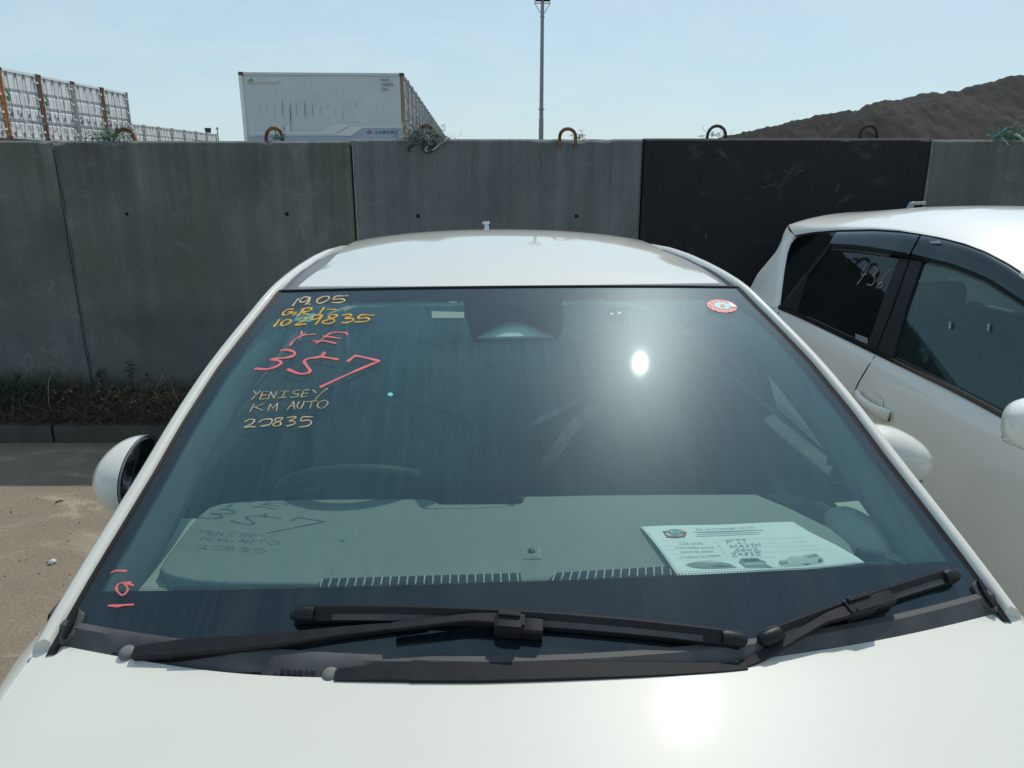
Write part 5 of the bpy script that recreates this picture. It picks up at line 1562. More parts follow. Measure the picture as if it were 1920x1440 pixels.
# pillar trims inside
for sg in (-1, 1):
    mb = MB(); rows = []
    for k in range(24):
        v = 1.06 + (1.86-1.06)*k/23; u = in_u(v)-.012; z = gz(u, v)
        rows.append([Vector((sg*a, v+dv, b_)) for a, b_, dv in ((u+.004, z-.016, 0), (u-.016, z-.022, .004), (u-.040, z-.044, .02), (u-.030, z-.080, .05), (u+.010, z-.095, .07))])
    mb.loft(rows); mb.build('pillar_trim', M['pillar_cloth'], car, smooth=60)
    # ledge from pillar foot to the dash end
    mb = MB(); mb.loft([[Vector((sg*a, v, DZ-.016)) for a, v in ((.715, 1.02), (.715, 1.2), (.72, 1.42))], [Vector((sg*a, v, DZ-.020)) for a, v in ((.56, 1.03), (.648, 1.2), (.66, 1.42))]]); mb.build('dash_corner', M['dash_side'], dash if False else car)
    # inner door skins
    mb = MB(); mb.grid(lambda i, j: Vector((sg*(.755-.02*j), 1.25+2.62*i, 1.02-.70*j)), 12, 6); mb.build('door_lining', M['dark_trim'], car, smooth=60)
    mb = MB(); mb.sweep([Vector((sg*.755, 1.26+.8*k/8, 1.018)) for k in range(9)], [(-.03, -.02), (.03, -.02), (.03, .012), (-.03, .012)], (0, 0, 1)); bevel(mb.build('door_cap', M['dark_trim'], car), .008)
    # sun visor
    mb = MB(); mb.prism([Vector((sg*.13, 1.83, 1.415)), Vector((sg*.50, 1.87, 1.405)), Vector((sg*.51, 1.99, 1.425)), Vector((sg*.13, 1.97, 1.445))], (0, 0, -.014)); bevel(mb.build('sun_visor', M['headliner'], car), .005)
    # front seats
    st = empty('front_seat', (sg*.36, 2.1, .3)); st.parent = car
    mb = MB(); mb.grid(lambda i, j: Vector((-.24+.48*i, .06*(2*i-1)**2*-1.0 + .02 + .26*j*.6, .08+.62*j - .05*(2*i-1)**4*j)), 14, 10); solid(mb.build('seat_back', M['seat'], st, smooth=60), .11, 0)
    mb = MB(); mb.box(-.25, .25, -.50, .02, -.02, .13); bevel(mb.build('seat_base', M['seat'], st), .05, 4)
    mb = MB(); mb.ellipsoid((0, .19, .83), (.135, .055, .10), 20, 12, .7); mb.build('headrest', M['seat'], st, smooth=60)
    mb = MB()
    for q in (-.06, .06): mb.tube([(q, .19, .62), (q, .19, .80)], .006, 8)
    mb.build('headrest_posts', M['chrome'], st)
mb = MB(); mb.box(-.60, .60, 2.95, 3.12, .35, 1.02); bevel(mb.build('rear_seat', M['pale_seat'], car), .06, 4)
for q in (-.38, 0, .38):
    mb = MB(); mb.ellipsoid((q, 3.06, 1.10), (.12, .05, .09), 16, 10, .7); mb.build('headrest', M['pale_seat'], car, smooth=60)
mb = MB(); mb.grid(lambda i, j: Vector(((2*i-1)*.74, 3.86, .30+.74*j)), 6, 4); mb.build('tailgate_lining', M['seat'], car)
mb = MB(); mb.box(-.70, .70, 1.1, 3.85, .26, .30); mb.build('cabin_floor', M['dark_trim'], car)
mb = MB(); mb.box(-.66, .66, .25, 1.00, .30, .80); mb.build('engine_bay', M['dead_hole'], car)
mb = MB(); mb.grid(lambda i, j: Vector(((2*i-1)*.52, 1.85+1.85*j, rz_((2*i-1)*.52, 1.85+1.85*j)-.035)), 16, 16); mb.build('headliner', M['headliner'], car, smooth=60)
# steering wheel
c = Vector((-.355, 1.60, 1.005)); ax = Vector((0, .50, .62)).normalized()
A_ = Vector((1, 0, 0)); B_ = ax.cross(A_)*-1
sw = empty('steering_wheel', c); sw.parent = car
mb = MB(); pts = [A_*.185*cos(2*pi*k/40)+B_*.185*sin(2*pi*k/40) for k in range(41)]; mb.tube(pts, .016, 10, caps=False); mb.build('wheel_ring', M['dark_trim'], sw, smooth=60)
mb = MB(); mb.ellipsoid((0, 0, -.01), (.075, .06, .045), 16, 10); mb.build('airbag_cover', M['dark_trim'], sw, smooth=60)
mb = MB()
for a in (0, pi, -pi/2): mb.tube([Vector((0, 0, 0)), A_*.18*cos(a)+B_*.18*sin(a)], [.026, .016], 8)
mb.build('wheel_spokes', M['dark_trim'], sw, smooth=60)
# ceiling lamp, small dark tag and paper label near the header
c = hit(850, 566, lambda u, v: gz(u, v)-.012)
mb = MB(); mb.ellipsoid((c.x, c.y, c.z), (.013, .010, .004), 14, 8); mb.build('map_lamp', M['clear_lens'], car, smooth=60)
mb = MB(); mb.prism([under(on_glass(a, b_), .006) for a, b_ in ((809, 579), (870, 581), (870, 592), (809, 592))], (0, .001, -.0012)); mb.build('header_label', M['dash_side'], screen)
M['chip'] = plain('dark_tag', (.02, .022, .026), .9, spec=0)
mb = MB(); mb.prism([on_glass(a, b_, -.003) for a, b_ in ((1139, 578), (1168, 578), (1174, 598), (1145, 598.5))], (0, .0005, -.001)); mb.build('dark_tag', M['chip'], screen)
for cx, cy in ((1147, 588), (1161, 586.5)):
    mb = MB(); rr = random.Random(int(cx)); mb.prism([on_glass(cx+4.5*cos(2*pi*k/9)*rr.uniform(.4, 1.1), cy+3.2*sin(2*pi*k/9)*rr.uniform(.4, 1.1), -.002) for k in range(9)], (0, .0002, -.0005)); mb.build('tag_mark', M['plate'], screen)
c = hit(1128, 563, lambda u, v: gz(u, v)-.012)
mb = MB(); mb.ellipsoid((c.x, c.y, c.z), (.009, .008, .006), 10, 6); mb.build('map_lamp', M['clear_lens'], car, smooth=60)

# ------------------------------------------------------------------ writing and stickers on the windscreen
def strokes(lines, widths_px, mat, tr, name, label=None, lift=.0012, parent=None, surf=None):
    """handwritten strokes laid on the outer glass as thin raised paint"""
    mb = MB()
    for ln in lines:
        pts = [tr(p) for p in ln]
        pts = smooth_path([Vector((a, b_, 0)) for a, b_ in pts], 5) if len(pts) > 2 else resample([Vector((a, b_, 0)) for a, b_ in pts], 5)
        Pp = [(surf or (lambda a, b_: on_glass(a, b_)))(p.x, p.y) for p in pts]
        k = (Pp[0] - LO).length/FPX
        w_ = widths_px*k
        up = [gn(q.x, q.y) if surf is None else Vector((0, 0, 1)) for q in Pp]
        Pp = [q + u_*lift for q, u_ in zip(Pp, up)]
        n_ = len(Pp); rr = random.Random(n_*7+int(abs(Pp[0].x)*1e4))
        a0 = rr.uniform(0, 6)
        sc_ = [(w_*(.88+.20*sin(a0+t*.5)+.26*mnoise.noise(Vector((t*.55, a0, 0)))), .0009) for t in range(n_)]
        # round ends
        d0 = (Pp[0]-Pp[1]).normalized()*w_*.35; d1 = (Pp[-1]-Pp[-2]).normalized()*w_*.35
        Pp = [Pp[0]+d0] + Pp + [Pp[-1]+d1]; up = [up[0]] + up + [up[-1]]; sc_ = [(w_*.5, .0008)] + sc_ + [(w_*.5, .0008)]
        mb.sweep(Pp, [(-.5, -.9), (-.5, .2), (-.3, .5), (.3, .5), (.5, .2), (.5, -.9)], up, sc_)
    o = mb.build(name, M[mat], parent or screen, smooth=40)
    if label: o['label'] = label
    return o
T4 = lambda p: (430 + p[0]/4, 500 + p[1]/4)
strokes([[(520, 242), (497, 268), (475, 297)], [(602, 236), (570, 230), (538, 246), (532, 266), (556, 270), (588, 252), (606, 232)], [(606, 232), (596, 262), (572, 288)], [(597, 284), (603, 286)],
         [(712, 226), (676, 240), (656, 262), (672, 278), (712, 268), (745, 246), (744, 228), (712, 226)], [(890, 222), (845, 223), (800, 226), (782, 250), (826, 244), (862, 250), (858, 264), (820, 273), (770, 272)]], 3.4, 'khaki', T4, 'marker_writing', 'pale yellow 19.05 at the top left')
strokes([[(478, 322), (438, 326), (404, 350), (408, 368), (444, 360), (476, 344), (446, 344)], [(500, 346), (480, 366)], [(560, 318), (538, 346), (520, 368)], [(545, 322), (604, 312), (616, 324), (590, 338), (548, 344), (604, 366)], [(520, 368), (506, 368)],
         [(710, 310), (694, 332), (678, 354)], [(735, 324), (800, 325)],
         [(376, 400), (356, 426), (336, 452)], [(430, 400), (398, 418), (388, 440), (410, 446), (446, 428), (464, 406), (430, 400)], [(510, 402), (540, 388), (576, 390), (556, 412), (496, 440), (574, 432)],
         [(690, 368), (650, 366), (616, 388), (632, 402), (672, 388), (698, 366)], [(698, 366), (676, 400), (648, 436)], [(806, 364), (768, 366), (744, 382), (778, 396), (788, 414), (752, 430), (708, 428), (702, 414), (744, 400), (800, 380), (806, 366)],
         [(848, 368), (896, 360), (916, 370), (870, 390), (922, 392), (926, 408), (884, 422), (844, 422)], [(1082, 368), (1034, 365), (986, 366), (966, 392), (1020, 386), (1050, 396), (1022, 414), (944, 418)]], 4.0, 'yellow', T4, 'marker_writing', 'orange yellow GR1-1029835')
strokes([[(541, 490), (545, 520)], [(642, 510), (590, 514), (545, 520), (500, 544), (472, 570), (455, 596)], [(888, 515), (872, 500), (830, 496), (765, 500), (730, 520), (694, 550), (652, 576)], [(706, 524), (770, 532), (828, 543)], [(632, 562), (720, 562), (798, 579)]], 3.9, 'pink', T4, 'marker_writing', 'pink letters YE')
strokes([[(393, 632), (440, 628), (488, 645), (484, 668), (440, 684), (380, 690), (315, 699), (370, 708), (388, 728), (345, 756), (280, 772), (196, 768)], [(812, 698), (760, 690), (690, 680), (640, 686), (590, 694), (562, 714), (582, 748), (606, 782), (586, 802), (520, 805), (442, 774)], [(714, 648), (690, 678)], [(890, 712), (945, 670)], [(945, 670), (1040, 690), (1124, 712)], [(1124, 712), (1060, 738), (960, 780), (830, 838), (686, 905)]], 6.0, 'pink', T4, 'marker_writing', 'large pink number 357')
strokes([[(184, 936), (206, 962)], [(234, 936), (206, 962), (168, 1002)], [(290, 940), (252, 944), (240, 972), (232, 998), (276, 992)], [(242, 970), (280, 966)], [(290, 996), (312, 942)], [(312, 942), (334, 990)], [(334, 990), (356, 938)],
         [(386, 938), (446, 935)], [(420, 937), (396, 985)], [(366, 989), (424, 982)], [(530, 928), (486, 938), (484, 954), (520, 962), (504, 980), (460, 984)], [(602, 928), (562, 930), (550, 956), (540, 980), (582, 974)], [(552, 955), (590, 951)], [(626, 926), (652, 950)], [(736, 917), (684, 958), (646, 999)],
         [(186, 1034), (154, 1092)], [(258, 1030), (186, 1060)], [(196, 1057), (250, 1082)], [(290, 1085), (308, 1034)], [(308, 1034), (328, 1066)], [(328, 1066), (362, 1027)], [(362, 1027), (354, 1083)], [(434, 1076), (482, 1014)], [(482, 1014), (490, 1071)], [(452, 1050), (490, 1048)],
         [(526, 1014), (508, 1050), (530, 1068), (552, 1040), (562, 1010)], [(578, 1018), (660, 1009)], [(622, 1013), (604, 1066)], [(716, 1005), (676, 1020), (660, 1046), (684, 1066), (720, 1052), (740, 1022), (716, 1005)]], 2.0, 'sand_marker', T4, 'marker_writing', 'thin tan words YENISEY KM AUTO')
strokes([[(120, 1166), (150, 1150), (188, 1152), (172, 1180), (110, 1208), (150, 1204), (196, 1204)], [(224, 1168), (256, 1150), (310, 1146), (322, 1160), (300, 1188), (236, 1200)], [(400, 1136), (352, 1142), (346, 1160), (386, 1172), (378, 1194), (338, 1198), (334, 1180), (384, 1158), (402, 1140)], [(436, 1136), (486, 1128), (500, 1136), (452, 1160), (488, 1164), (486, 1184), (432, 1198)], [(626, 1130), (588, 1130), (550, 1132), (538, 1160), (588, 1154), (616, 1168), (596, 1194), (526, 1207)]], 2.4, 'khaki', T4, 'marker_writing', 'tan number 29835')
T3 = lambda p: (p[0]/3, 960 + p[1]/3)
strokes([[(630, 343), (652, 333), (712, 335)], [(752, 416), (700, 400), (716, 424), (718, 446), (692, 470), (664, 452), (656, 426), (676, 404), (738, 398)], [(612, 529), (750, 524)], [(750, 524), (700, 526), (660, 534), (612, 529)]], 3.6, 'pink', T3, 'marker_writing', 'small pink number 191 in the lower left corner')
M['smear'] = film('dry_wiper_smear', .34, (.55, .72, .78))
def smear(px, w_px):
    rows = []; P = smooth_path([on_glass(a, b_) for a, b_ in px], 8); n_ = len(P)
    mb = MB()
    for q in range(4):
        o_ = (q-1.5)*w_px*.0011; r = []
        rows = []
        for t, p in enumerate(P):
            d = (P[min(t+1, n_-1)]-P[max(t-1, 0)]).normalized(); N_ = gn(p.x, p.y); sd = d.cross(N_)
            hw = w_px*.0003*sin(pi*(t+.3)/n_)*(1+.6*mnoise.noise(Vector((t*.7, q, 3))))
            rows.append([p + N_*.0006 + sd*(o_-hw), p + N_*.0006 + sd*(o_+hw)])
        mb.loft(rows)
    mb.build('wiper_smear', M['smear'], screen)
smear([(1160, 722), (1110, 770), (1075, 800), (1040, 850), (1010, 880)], 5); smear([(1100, 745), (1040, 775), (990, 800)], 3); smear([(1060, 636), (1120, 633), (1180, 631)], 1.5)
# stickers
def px_disc(cx, cy, rx, ry, rot, n_=28): return [(cx+rx*cos(t)*cos(rot)-ry*sin(t)*sin(rot), cy+rx*cos(t)*sin(rot)+ry*sin(t)*cos(rot)) for t in (2*pi*k/n_ for k in range(n_))]
def stick(poly, mat, lift, name, parent=None, th=.0004):
    mb = MB(); P = [on_glass(a, b_) for a, b_ in poly]; c = sum(P, Vector())/len(P); N_ = gn(c.x, c.y)
    mb.prism([p + N_*lift for p in P], N_*th); return mb.build(name, M[mat], parent or screen)
rs = stick(px_disc(1353.5, 574.5, 28.5, 11.8, .13), 'sticker_red', .0006, 'round_sticker'); rs['label'] = 'round red inspection sticker in the upper right corner'
stick(px_disc(1354, 574, 15.2, 6.2, .13), 'sticker_cyan', .0012, 'sticker_centre'); stick(px_disc(1354.5, 574.2, 5.4, 2.9, .3), 'sticker_red', .0018, 'sticker_mark')
stick([(1364, 566.5), (1374, 571), (1381.5, 578), (1370, 576), (1366, 571)], 'sticker_white', .0018, 'sticker_flash')
cS = on_glass(1353.5, 574.5); Ns = gn(cS.x, cS.y); eR = (on_glass(1360, 575.4)-cS).normalized(); eU = Ns.cross(eR).normalized()
for k in range(12):
    a = 2*pi*k/12; px_, py_ = px_disc(1353.5, 574.5, 21.6, 8.9, .13, 12)[k]
    if k in (11, 0): continue
    q = on_glass(px_, py_)+Ns*.0013; d_ = (q-cS).normalized()
    text(str((k+9) % 12+1), .0115, q - (eR*.0035+eU*.004), eR, eU, M['sticker_white'], screen, name='sticker_numeral')
cs = stick([(559, 583), (591, 584), (583, 600), (549, 598)], 'sticker_cyan', -.006, 'square_sticker'); cs['label'] = 'small cyan square sticker behind the orange numbers'
c6 = on_glass(563, 597, -.004); text('6', .022, c6, (1, 0, 0), (0, .93, .37), M['ink_teal'], screen, name='sticker_numeral')
stick(px_disc(732, 740, 5.2, 3.4, 0, 14), 'sticker_cyan', .0006, 'cyan_dot')

# ------------------------------------------------------------------ the form lying on the dashboard
sheet = empty('paper_form', CM @ Vector((.38, 1.19, DZ+.003))); sheet.rotation_euler = (0, 0, PSI)
tag(sheet, 'printed paper form lying on the dashboard behind the windscreen', 'paper')
SM = CI @ Matrix.Translation(CM @ Vector((.38, 1.19, DZ+.003))) @ Matrix.Rotation(PSI, 4, 'Z')   # sheet local -> car local (a pure shift)
SO = Vector((.38, 1.19, DZ+.003))
cr = [on_dash(1200, 988, .003), on_dash(1487, 979, .003), on_dash(1622, 1060, .004), on_dash(1270, 1083, .003)]
def sheet_pt(i, j):
    """i across from the left, j from the far edge to the near edge"""
    a = cr[0].lerp(cr[1], i); b_ = cr[3].lerp(cr[2], i); p = a.lerp(b_, j)
    lift = .010*max(0, i-.72)/.28*max(0, min(1, 1.35-abs(j-.75)*2.6))*.6 + .006*max(0, .12-i)/.12*abs(sin(j*2.6)) + .0016*sin(i*9+j*4)*.5
    return p - SO + Vector((0, 0, lift))
mb = MB(); mb.grid(sheet_pt, 30, 20)
pg = mb.build('paper_sheet', M['paper'], sheet, smooth=180); solid(pg, .0004)
def sheet_uv(px, py):
    # invert by Newton on the bilinear map
    q = on_dash(px, py, .003) - SO; i = j = .5
    for _ in range(25):
        p = sheet_pt(i, j); e = q-p
        di = (sheet_pt(i+.01, j)-p)/.01; dj = (sheet_pt(i, j+.01)-p)/.01
        det = di.x*dj.y-di.y*dj.x
        i += (e.x*dj.y-e.y*dj.x)/det; j += (di.x*e.y-di.y*e.x)/det
    return i, j
def on_sheet(px, py, lift=.0010): i, j = sheet_uv(px, py); return sheet_pt(i, j) + Vector((0, 0, lift))
def snap(q):
    i = j = .5
    for _ in range(20):
        p = sheet_pt(i, j); e = q-p
        di = (sheet_pt(i+.01, j)-p)/.01; dj = (sheet_pt(i, j+.01)-p)/.01
        det = di.x*dj.y-di.y*dj.x
        i += (e.x*dj.y-e.y*dj.x)/det; j += (di.x*e.y-di.y*e.x)/det
    return sheet_pt(i, j) + Vector((0, 0, .0010))
ZP = lambda p: (1180 + p[0]/4, 940 + p[1]/4)
def sheet_text(body, a, b_, mat, hpx):
    """text between two zoomed pixels a (left base) and b (right base)"""
    A, B = on_sheet(*ZP(a)), on_sheet(*ZP(b_)); top_ = on_sheet(*ZP((a[0], a[1]-hpx)))
    me = text_mesh(body, 1.0); w_ = max(v.co.x for v in me.vertices); hh = max(v.co.y for v in me.vertices); bpy.data.meshes.remove(me)
    R_ = (B-A); U_ = (top_-A)
    me = text_mesh(body, 1.0)
    for v in me.vertices: v.co = snap(A + R_*(v.co.x/w_) + U_*(v.co.y/hh))
    me.materials.clear(); me.materials.append(M[mat]); o = bpy.data.objects.new('lettering', me); COL.objects.link(o); o.parent = sheet
    return o
sheet_text('KM. AUTO EXPORT CO LTD', (497, 221), (940, 208), 'ink_teal', 14)
sheet_text('CAR NAME', (374, 330), (553, 326), 'ink_grey', 16)
sheet_text('CUSTOMER NAME', (340, 361), (632, 356), 'ink_grey', 16)
sheet_text('SHOP NUMBER', (384, 392), (634, 386), 'ink_grey', 16)
sheet_text('CHASSIS NUMBER', (376, 434), (686, 416), 'ink_grey', 17)
def sheet_bar(a, b_, h, mat, name='ruled_line'):
    A, B = ZP(a), ZP(b_); mb = MB(); mb.prism([on_sheet(*p, .0006) for p in ((A[0], A[1]), (B[0], B[1]), (B[0], B[1]+h/4), (A[0], A[1]+h/4))], (0, 0, .0002)); return mb.build(name, M[mat], sheet)
def sheet_poly(poly, mat, name, lift=.0008):
    mb = MB(); mb.prism([on_sheet(*ZP(p), lift) for p in poly], (0, 0, .0002)); return mb.build(name, M[mat], sheet)
for a, b_, h in (((478, 232), (1005, 217), 5), ((500, 247), (985, 234), 3), ((500, 262), (985, 247), 3)):
    sheet_bar(a, b_, h, 'ink_grey', 'fine_print')
for a, b_ in (((240, 308), (1310, 280)), ((268, 345), (1352, 312)), ((300, 375), (1390, 342)), ((318, 408), (1430, 374)), ((345, 442), (1100, 424))): sheet_bar(a, b_, 1.2, 'ink_pale')
sheet_poly([(650, 300), (653, 300), (735, 420), (731, 420)], 'ink_pale', 'ruled_line')
# oval emblem of the company
def oval(cx, cy, rx, ry, mat, name, lift): return sheet_poly([(cx+rx*cos(2*pi*k/24), cy+ry*sin(2*pi*k/24)) for k in range(24)], mat, name, lift)
oval(341, 246, 84, 34, 'ink_red', 'emblem', .0006); oval(341, 243, 70, 26, 'paper', 'emblem', .0010); oval(343, 240, 58, 20, 'ink_teal', 'emblem', .0014)
sheet_poly([(250, 232), (300, 236), (300, 246), (256, 242)], 'ink_red', 'emblem_wing', .0016); sheet_poly([(385, 240), (432, 234), (424, 250), (385, 252)], 'ink_red', 'emblem_wing', .0016)
sheet_poly([(275, 266), (400, 262), (425, 256), (418, 272), (360, 280), (275, 278)], 'ink_red', 'emblem_scroll', .0016)
o = sheet_text('AUTO', (308, 252), (378, 250), 'paper', 20)
for v in o.data.vertices: v.co.z += .0016
# three printed pictures of vehicles along the lower edge
M['photo_grey'] = plain('printed_photo_grey', (.25, .30, .29), .8); M['photo_pale'] = plain('printed_photo_pale', (.50, .56, .52), .8)
sheet_poly([(420, 482), (450, 464), (520, 452), (590, 447), (650, 450), (700, 460), (760, 474), (805, 503), (700, 506), (560, 506), (460, 496)], 'photo_grey', 'picture_low_coupe')
sheet_poly([(500, 460), (590, 448), (650, 452), (690, 466), (600, 468)], 'photo_pale', 'picture_glass', .0012); sheet_poly([(470, 482), (620, 480), (760, 490), (740, 497), (560, 494)], 'ink_dark', 'picture_shadow', .0012)
sheet_poly([(828, 440), (850, 433), (960, 434), (985, 445), (1025, 462), (1020, 474), (1080, 506), (870, 504), (840, 480), (820, 462)], 'photo_grey', 'picture_front_view')
sheet_poly([(848, 440), (955, 438), (975, 456), (860, 460)], 'ink_dark', 'picture_glass', .0012); sheet_poly([(850, 472), (1000, 470), (1020, 482), (870, 486)], 'photo_pale', 'picture_grille', .0012)
sheet_poly([(1118, 462), (1130, 448), (1180, 440), (1205, 418), (1300, 412), (1400, 402), (1425, 424), (1450, 438), (1462, 462), (1440, 472), (1350, 478), (1200, 492), (1140, 492), (1122, 480)], 'photo_pale', 'picture_pickup')
sheet_poly([(1200, 436), (1215, 420), (1300, 414), (1312, 430)], 'ink_pale', 'picture_glass', .0012); sheet_poly([(1320, 426), (1395, 408), (1418, 424), (1330, 434)], 'photo_grey', 'picture_bed', .0012)
oval(1325, 470, 27, 13, 'ink_dark', 'picture_wheel', .0014); oval(1428, 456, 18, 13, 'ink_dark', 'picture_wheel', .0014); sheet_poly([(1122, 462), (1190, 456), (1192, 478), (1128, 482)], 'photo_grey', 'picture_grille', .0014)
def sheet_strokes(lines, w_px, mat, name):
    mb = MB()
    for ln in lines:
        pts = [Vector((*ZP(p), 0)) for p in ln]; pts = smooth_path(pts, 4) if len(pts) > 2 else resample(pts, 3)
        P_ = [on_sheet(p.x, p.y, .0012) for p in pts]; w_ = w_px*.00085
        mb.sweep(P_, [(-.5, -.5), (-.5, .5), (.5, .5), (.5, -.5)], (0, 0, 1), [(w_, .0004)]*len(P_))
    return mb.build(name, M[mat], sheet)
sheet_strokes([[(725, 294), (738, 322)], [(722, 294), (782, 290)], [(732, 306), (770, 303)], [(795, 292), (830, 290)], [(812, 291), (824, 318)], [(806, 320), (840, 316)], [(836, 292), (876, 289)], [(856, 290), (868, 318)],
               [(764, 356), (756, 330)], [(756, 330), (784, 348)], [(784, 348), (798, 328)], [(798, 328), (808, 354)], [(822, 354), (836, 328)], [(836, 328), (858, 352)], [(832, 343), (854, 341)], [(868, 330), (900, 348)], [(894, 328), (876, 352)], [(908, 328), (930, 326)], [(918, 327), (928, 347)], [(916, 349), (940, 346)], [(946, 346), (944, 326)], [(944, 326), (962, 340)], [(962, 340), (976, 324)], [(976, 324), (986, 344)],
               [(820, 362), (796, 370), (792, 382), (816, 384), (822, 374), (800, 374)], [(864, 361), (840, 369), (836, 381), (860, 383), (866, 373), (844, 373)], [(884, 360), (880, 372), (916, 370)], [(906, 362), (914, 382)], [(930, 364), (950, 358), (956, 366), (934, 380), (990, 377)],
               [(766, 398), (786, 390), (796, 398), (776, 416), (812, 414)], [(836, 394), (818, 396), (826, 406), (842, 402), (838, 394), (852, 416)], [(884, 391), (864, 396), (886, 404), (882, 414), (866, 412), (888, 398), (886, 391)], [(902, 393), (924, 391), (914, 402), (934, 406), (930, 414), (908, 416)], [(984, 389), (950, 392), (950, 402), (976, 402), (980, 412), (952, 416)]], 1.15, 'pen', 'handwriting')

# ------------------------------------------------------------------ the white wagon on the right
QD = Vector((.203, -1.70, 0)).normalized(); QR = Vector((-QD.y, QD.x, 0)); QR = QR if QR.x > 0 else -QR
QP = Vector((1.457, 4.04, 0))
WL = QP + QD*1.2 + QR*.85
wag = empty('white_wagon', (WL.x, WL.y, 0)); tag(wag, 'ivory white wagon with smoked window visors parked at the right', 'car')
def wl(p): return Vector(p) - Vector((WL.x, WL.y, 0))
def abz(P): d = Vector((P.x-QP.x, P.y-QP.y, 0)); return d.dot(QD), d.dot(QR), P.z
def wpos(a, b_, z): return QP + QD*a + QR*b_ + Vector((0, 0, z))
def zbelt(a): return 1.0 - .0467*a
def bside(a, z):
    """how far inside the reference plane the flank lies"""
    zb = zbelt(a)
    if z >= zb: t = z-zb; return .36*t + .10*t*t
    t = zb - z
    b_ = -.052*(1-exp(-t/.05)) - .07*max(0, min(t, .5)-.10)
    return b_ + .10*max(0, t-.62)
def sidehit(px, py, off=0.0):
    d = ray(px, py); pp = None
    for i in range(700):
        t = .6 + 6.2*i/699; P = EYE + d*t; a, b_, z = abz(P)
        g_ = b_ - (bside(a, z) - off)
        if pp is not None and pg < 0 <= g_:
            lo, hi = pp, t
            for _ in range(30):
                m_ = (lo+hi)/2; a, b_, z = abz(EYE + d*m_)
                if b_ - (bside(a, z)-off) < 0: lo = m_
                else: hi = m_
            return EYE + d*lo
        pp, pg = t, g_
    raise ValueError('side %s %s' % (px, py))
def wpoly(px, mat, name, off=.0, th=.004, parent=None, sm=None, fine=0):
    pts = px
    if fine:
        pts = []
        for a, b_ in zip(px, px[1:]+px[:1]):
            k = max(1, int(math.hypot(b_[0]-a[0], b_[1]-a[1])/fine))
            pts += [(a[0]+(b_[0]-a[0])*i/k, a[1]+(b_[1]-a[1])*i/k) for i in range(k)]
    P = [wl(sidehit(a, b_, off)) for a, b_ in pts]
    mb = MB(); mb.prism(P, QR*th); return mb.build(name, M[mat], parent or wag, smooth=sm)
def wloft(rows_px, mat, name, offs=None, n_=24, sm=60, th=0, parent=None):
    """surface through pixel curves given in order, each resampled evenly"""
    rows = []
    for k, r_ in enumerate(rows_px):
        rs_ = resample([Vector((a, b_, 0)) for a, b_ in r_], n_)
        rows.append([wl(sidehit(p.x, p.y, offs[k] if offs else 0)) for p in rs_])
    mb = MB(); mb.loft(rows); o = mb.build(name, M[mat], parent or wag, smooth=sm)
    if th: solid(o, th)
    return o
# outlines, px of the photograph
win_rear = [(1460, 575), (1462, 560), (1470, 505), (1476, 472), (1481, 455), (1492, 442.5)]
win_top = [(1492, 442.5), (1526, 436.5), (1570, 433), (1640, 431.5), (1690, 434.5), (1722, 439.5), (1765, 447), (1810, 458.5), (1850, 474), (1890, 495), (1930, 521), (1980, 560), (2040, 615)]
# lower flank from the belt down, carried on as the front wing
A0, A1 = -.80, 3.48
def ztop(a):
    if a < 2.42: return zbelt(a)
    i = (a-2.42)/1.06; return zbelt(2.42) - .15*i - .13*i*i
def nose_in(a): return .14*max(0, (a-2.5)/.98)**2.4
def flank_b(a, z):
    e = max(0, -.25-a)
    return bside(a, z - (ztop(a) - zbelt(a))) + .42*e*e + .16*e*e*e + nose_in(a)
mb = MB()
def flank(i, j):
    a = A0 + (A1-A0)*i; zt = ztop(a); z = zt - (zt-.22)*(j**1.5)
    return wl(wpos(a, flank_b(a, z), z))
mb.grid(flank, 84, 34); mb.build('body_side', M['paint_ivory'], wag, smooth=60)
# rear pillar and tail corner
tail_px = [(1383, 580), (1394, 560), (1405, 543), (1420, 514), (1440, 490), (1456, 470), (1466, 450), (1471, 432), (1479, 421.5)]
rr = resample([Vector((a, b_, 0)) for a, b_ in win_rear], 24); tt = resample([Vector((a, b_, 0)) for a, b_ in tail_px], 24)
rows = []
def blend_row(k, w_):
    return rr[k].lerp(tt[k], w_)
for w_ in (0, .05, .14, .3, .5, .7, .86, .96, 1.0):
    row = []
    for k in range(24):
        p = blend_row(k, w_); P = sidehit(p.x, p.y)
        swell = .020*sin(pi*min(1, w_))**1.0 - (.012 if w_ == 0 else 0)
        row.append(P - QR*swell)
    rows.append(row)
last = rows[-1]
for da, db in ((.020, .014), (.05, .05), (.075, .12), (.09, .30), (.09, .80)):
    rows.append([P - QD*da + QR*db + Vector((0, 0, -.004*db)) for P in last])
mb = MB(); mb.loft([[wl(p) for p in r_] for r_ in rows]); mb.build('rear_pillar', M['paint_ivory'], wag, smooth=50)
# roof: sections from the window top edge over to the far side
WT = [sidehit(p.x, p.y) for p in resample([Vector((a, b_, 0)) for a, b_ in win_top], 46)]
